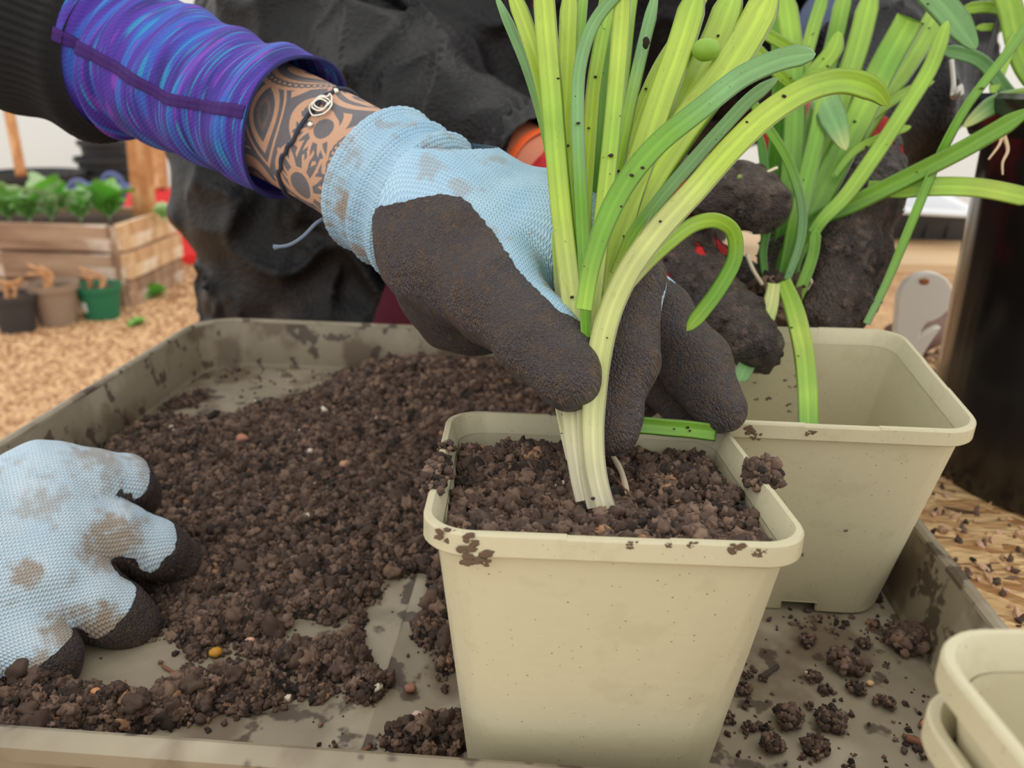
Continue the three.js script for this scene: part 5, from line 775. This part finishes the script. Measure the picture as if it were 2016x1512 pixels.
{
  const t = thing('strap_leaf_plant', 'bright green strap-leaved division with muddy roots held over the empty pot', 'plant');
  const list = [], add = (pts, w, cols, o) => { const { g, c } = leafGeo(pts, w, [...cols], o); part(o?.name ?? 'leaf', g, M.leaf, t); list.push([c, w / FOCAL * pts[0][2]]); };
  const b = (px, d) => [[px, 575, d], [px + 2, 520, d]];
  const L = [
    [[...b(1532, 0.462), [1550, 420, 0.462], [1562, 300, 0.464], [1566, 190, 0.468], [1558, 80, 0.472], [1542, -30, 0.476]], 40, 'mdmmmll', {}],
    [[...b(1526, 0.47), [1545, 400, 0.47], [1560, 260, 0.472], [1576, 150, 0.475], [1598, 60, 0.48], [1630, -40, 0.485]], 30, 'mmmllm', { roll: 0.5 }],
    [[...b(1545, 0.466), [1580, 420, 0.466], [1622, 300, 0.468], [1662, 180, 0.472], [1694, 80, 0.476], [1720, -30, 0.48]], 44, 'dmmllll', { roll: -0.3 }],
    [[...b(1550, 0.458), [1592, 430, 0.458], [1640, 332, 0.458], [1692, 232, 0.46], [1742, 128, 0.464], [1790, 42, 0.468]], 54, 'dmmmlml', { cut: true, curl: 0.35 }],
    [[...b(1552, 0.475), [1600, 420, 0.476], [1660, 310, 0.478], [1730, 200, 0.482], [1800, 100, 0.487], [1860, 0, 0.492], [1890, -40, 0.495]], 46, 'dmmllll', { roll: 0.4 }],
    [[[1600, 460, 0.448], [1622, 430, 0.446], [1664, 388, 0.444], [1722, 308, 0.44], [1782, 216, 0.436], [1834, 130, 0.434], [1866, 40, 0.432]], 30, 'mlllll', { roll: -0.2 }],
    [[[1560, 500, 0.46], [1600, 437, 0.455], [1680, 400, 0.446], [1790, 346, 0.436], [1900, 290, 0.426], [2030, 215, 0.418]], 36, 'ddmmmm', { roll: 0.3 }],
    [[[1708, 372, 0.45], [1770, 374, 0.444], [1832, 369, 0.438], [1930, 372, 0.432], [2040, 394, 0.426]], 38, 'lllyl', { roll: -0.3 }],
    [[[1704, 637, 0.44], [1742, 560, 0.438], [1792, 440, 0.436], [1842, 320, 0.434], [1902, 208, 0.434], [1990, 92, 0.436], [2040, 20, 0.44]], 21, 'bmmmmm', { roll: 0.6 }],
    [[[1590, 175, 0.47], [1606, 160, 0.462], [1628, 205, 0.452], [1650, 258, 0.446], [1666, 296, 0.442]], 52, 'llbbp', { tip: 0.35, curl: 0.2 }],
    [[[1800, -40, 0.46], [1840, -5, 0.452], [1880, 40, 0.446], [1922, 97, 0.442]], 50, 'mbbb', { tip: 0.3, curl: 0.2 }],
    [[[1550, 550, 0.448], [1576, 470, 0.444], [1578, 400, 0.44], [1548, 310, 0.434], [1504, 240, 0.43], [1474, 184, 0.428]], 18, 'bbbmmm', {}],
    [[[1524, 560, 0.43], [1514, 610, 0.418], [1496, 660, 0.405], [1476, 706, 0.398], [1455, 752, 0.392]], 31, 'pplbb', { tip: 0.03, curl: 0.15 }],
    [[[1542, 556, 0.43], [1560, 600, 0.418], [1578, 670, 0.4], [1588, 750, 0.38], [1591, 842, 0.355]], 38, 'llyllm', { cut: true, curl: 0.25 }],
    [[[1560, 616, 0.45], [1580, 560, 0.446], [1600, 500, 0.444], [1606, 450, 0.442]], 22, 'lmm', {}],
    [[[1640, 350, 0.452], [1680, 300, 0.45], [1735, 270, 0.448], [1794, 249, 0.446]], 15, 'mlll', {}],
    [[[1590, 100, 0.475], [1560, 96, 0.47], [1528, 78, 0.465], [1490, 56, 0.462]], 22, 'lll', {}],
    [[[1560, 170, 0.47], [1540, 150, 0.465], [1510, 120, 0.46], [1476, 85, 0.456]], 24, 'lll', {}],
    [[[1570, 200, 0.468], [1600, 150, 0.464], [1640, 100, 0.46], [1652, 62, 0.458]], 34, 'mll', { tip: 0.2 }],
    [[[1520, 560, 0.475], [1512, 470, 0.476], [1516, 380, 0.478], [1530, 270, 0.48], [1536, 150, 0.484], [1528, 20, 0.488], [1520, -40, 0.49]], 34, 'dddmm', { roll: 0.3 }],
    [[[1536, 560, 0.48], [1560, 440, 0.482], [1590, 310, 0.485], [1620, 180, 0.488], [1650, 60, 0.492], [1670, -40, 0.495]], 36, 'dddmml', { roll: -0.4 }],
    [[[1546, 540, 0.452], [1566, 440, 0.45], [1590, 340, 0.45], [1612, 250, 0.452], [1625, 180, 0.455]], 34, 'dmmml', { roll: 0.2 }],
    [[[1510, 560, 0.455], [1502, 500, 0.454], [1512, 430, 0.452], [1506, 340, 0.45], [1496, 260, 0.45]], 16, 'dddd', {}],
    [[[1540, 540, 0.47], [1600, 360, 0.474], [1680, 260, 0.478], [1770, 190, 0.482], [1840, 160, 0.486]], 20, 'dlll', {}],
  ];
  for (const [p, w, c, o] of L) add(p, w, c, o);
  part('root_ball', clumpGeo(0.021, 90, 5.5, 1.1).translate(...at(1535, 598, 0.466).toArray()), M.clump, t, 'muddy root ball');
  for (const [pts, r] of [[[[1500, 560, 0.45], [1482, 530, 0.446], [1470, 500, 0.444]], 0.0012], [[[1580, 590, 0.45], [1610, 602, 0.446], [1634, 600, 0.444]], 0.0009], [[[1575, 580, 0.45], [1598, 560, 0.447], [1590, 540, 0.446]], 0.0009], [[[1530, 330, 0.43], [1490, 345, 0.428], [1468, 330, 0.426], [1456, 352, 0.426]], 0.0008]]) part('root', tube(pts.map((q) => at(...q)), r, 14, 6), mat({ color: rgb(216, 206, 176), roughness: 0.7 }), t);
  part('seed_pod', lump(0.0026, 1, 0.15, 2).translate(...at(1456, 352, 0.425).toArray()), mat({ color: rgb(120, 140, 60), roughness: 0.6 }), t, 'small green bud');
  specks(list, 80, 0.0009, t);
}
{
  const t = thing('strap_leaf_plant', 'arching green strap leaves and bare roots of the plant in the black bucket', 'plant');
  const add = (pts, w, cols, o) => part('leaf', leafGeo(pts, w, [...cols], o).g, M.leaf, t);
  add([[2080, 190, 0.47], [2016, 192, 0.466], [1960, 205, 0.462], [1896, 250, 0.458]], 36, 'llbp', { tip: 0.3 });
  add([[2060, 260, 0.5], [1990, 190, 0.497], [1930, 120, 0.494], [1850, 96, 0.49]], 26, 'mbbb', {});
  add([[2070, 200, 0.5], [2016, 120, 0.5], [1990, 20, 0.5], [1966, -50, 0.5]], 44, 'mlll', {});
  add([[2060, 90, 0.52], [2000, 30, 0.518], [1950, 14, 0.516], [1892, 18, 0.514]], 22, 'llll', {});
  add([[2050, 80, 0.51], [1980, 56, 0.51], [1920, 54, 0.51]], 14, 'lll', {});
  add([[2040, 10, 0.5], [1996, 80, 0.5], [1966, 150, 0.498], [1952, 188, 0.496]], 20, 'lll', {});
  for (const pts of [[[1996, 240, 0.44], [1975, 262, 0.438], [1968, 284, 0.438], [1946, 314, 0.438]], [[1975, 262, 0.438], [1984, 296, 0.438], [1974, 320, 0.438], [1974, 344, 0.438]], [[2010, 236, 0.44], [1988, 256, 0.439], [1970, 275, 0.438]]]) part('root', tube(pts.map((q) => at(...q)), (u) => 0.0013 - 0.0008 * u, 16, 6), mat({ color: rgb(226, 196, 160), roughness: 0.7 }), t);
}
renderer.render(scene, camera);
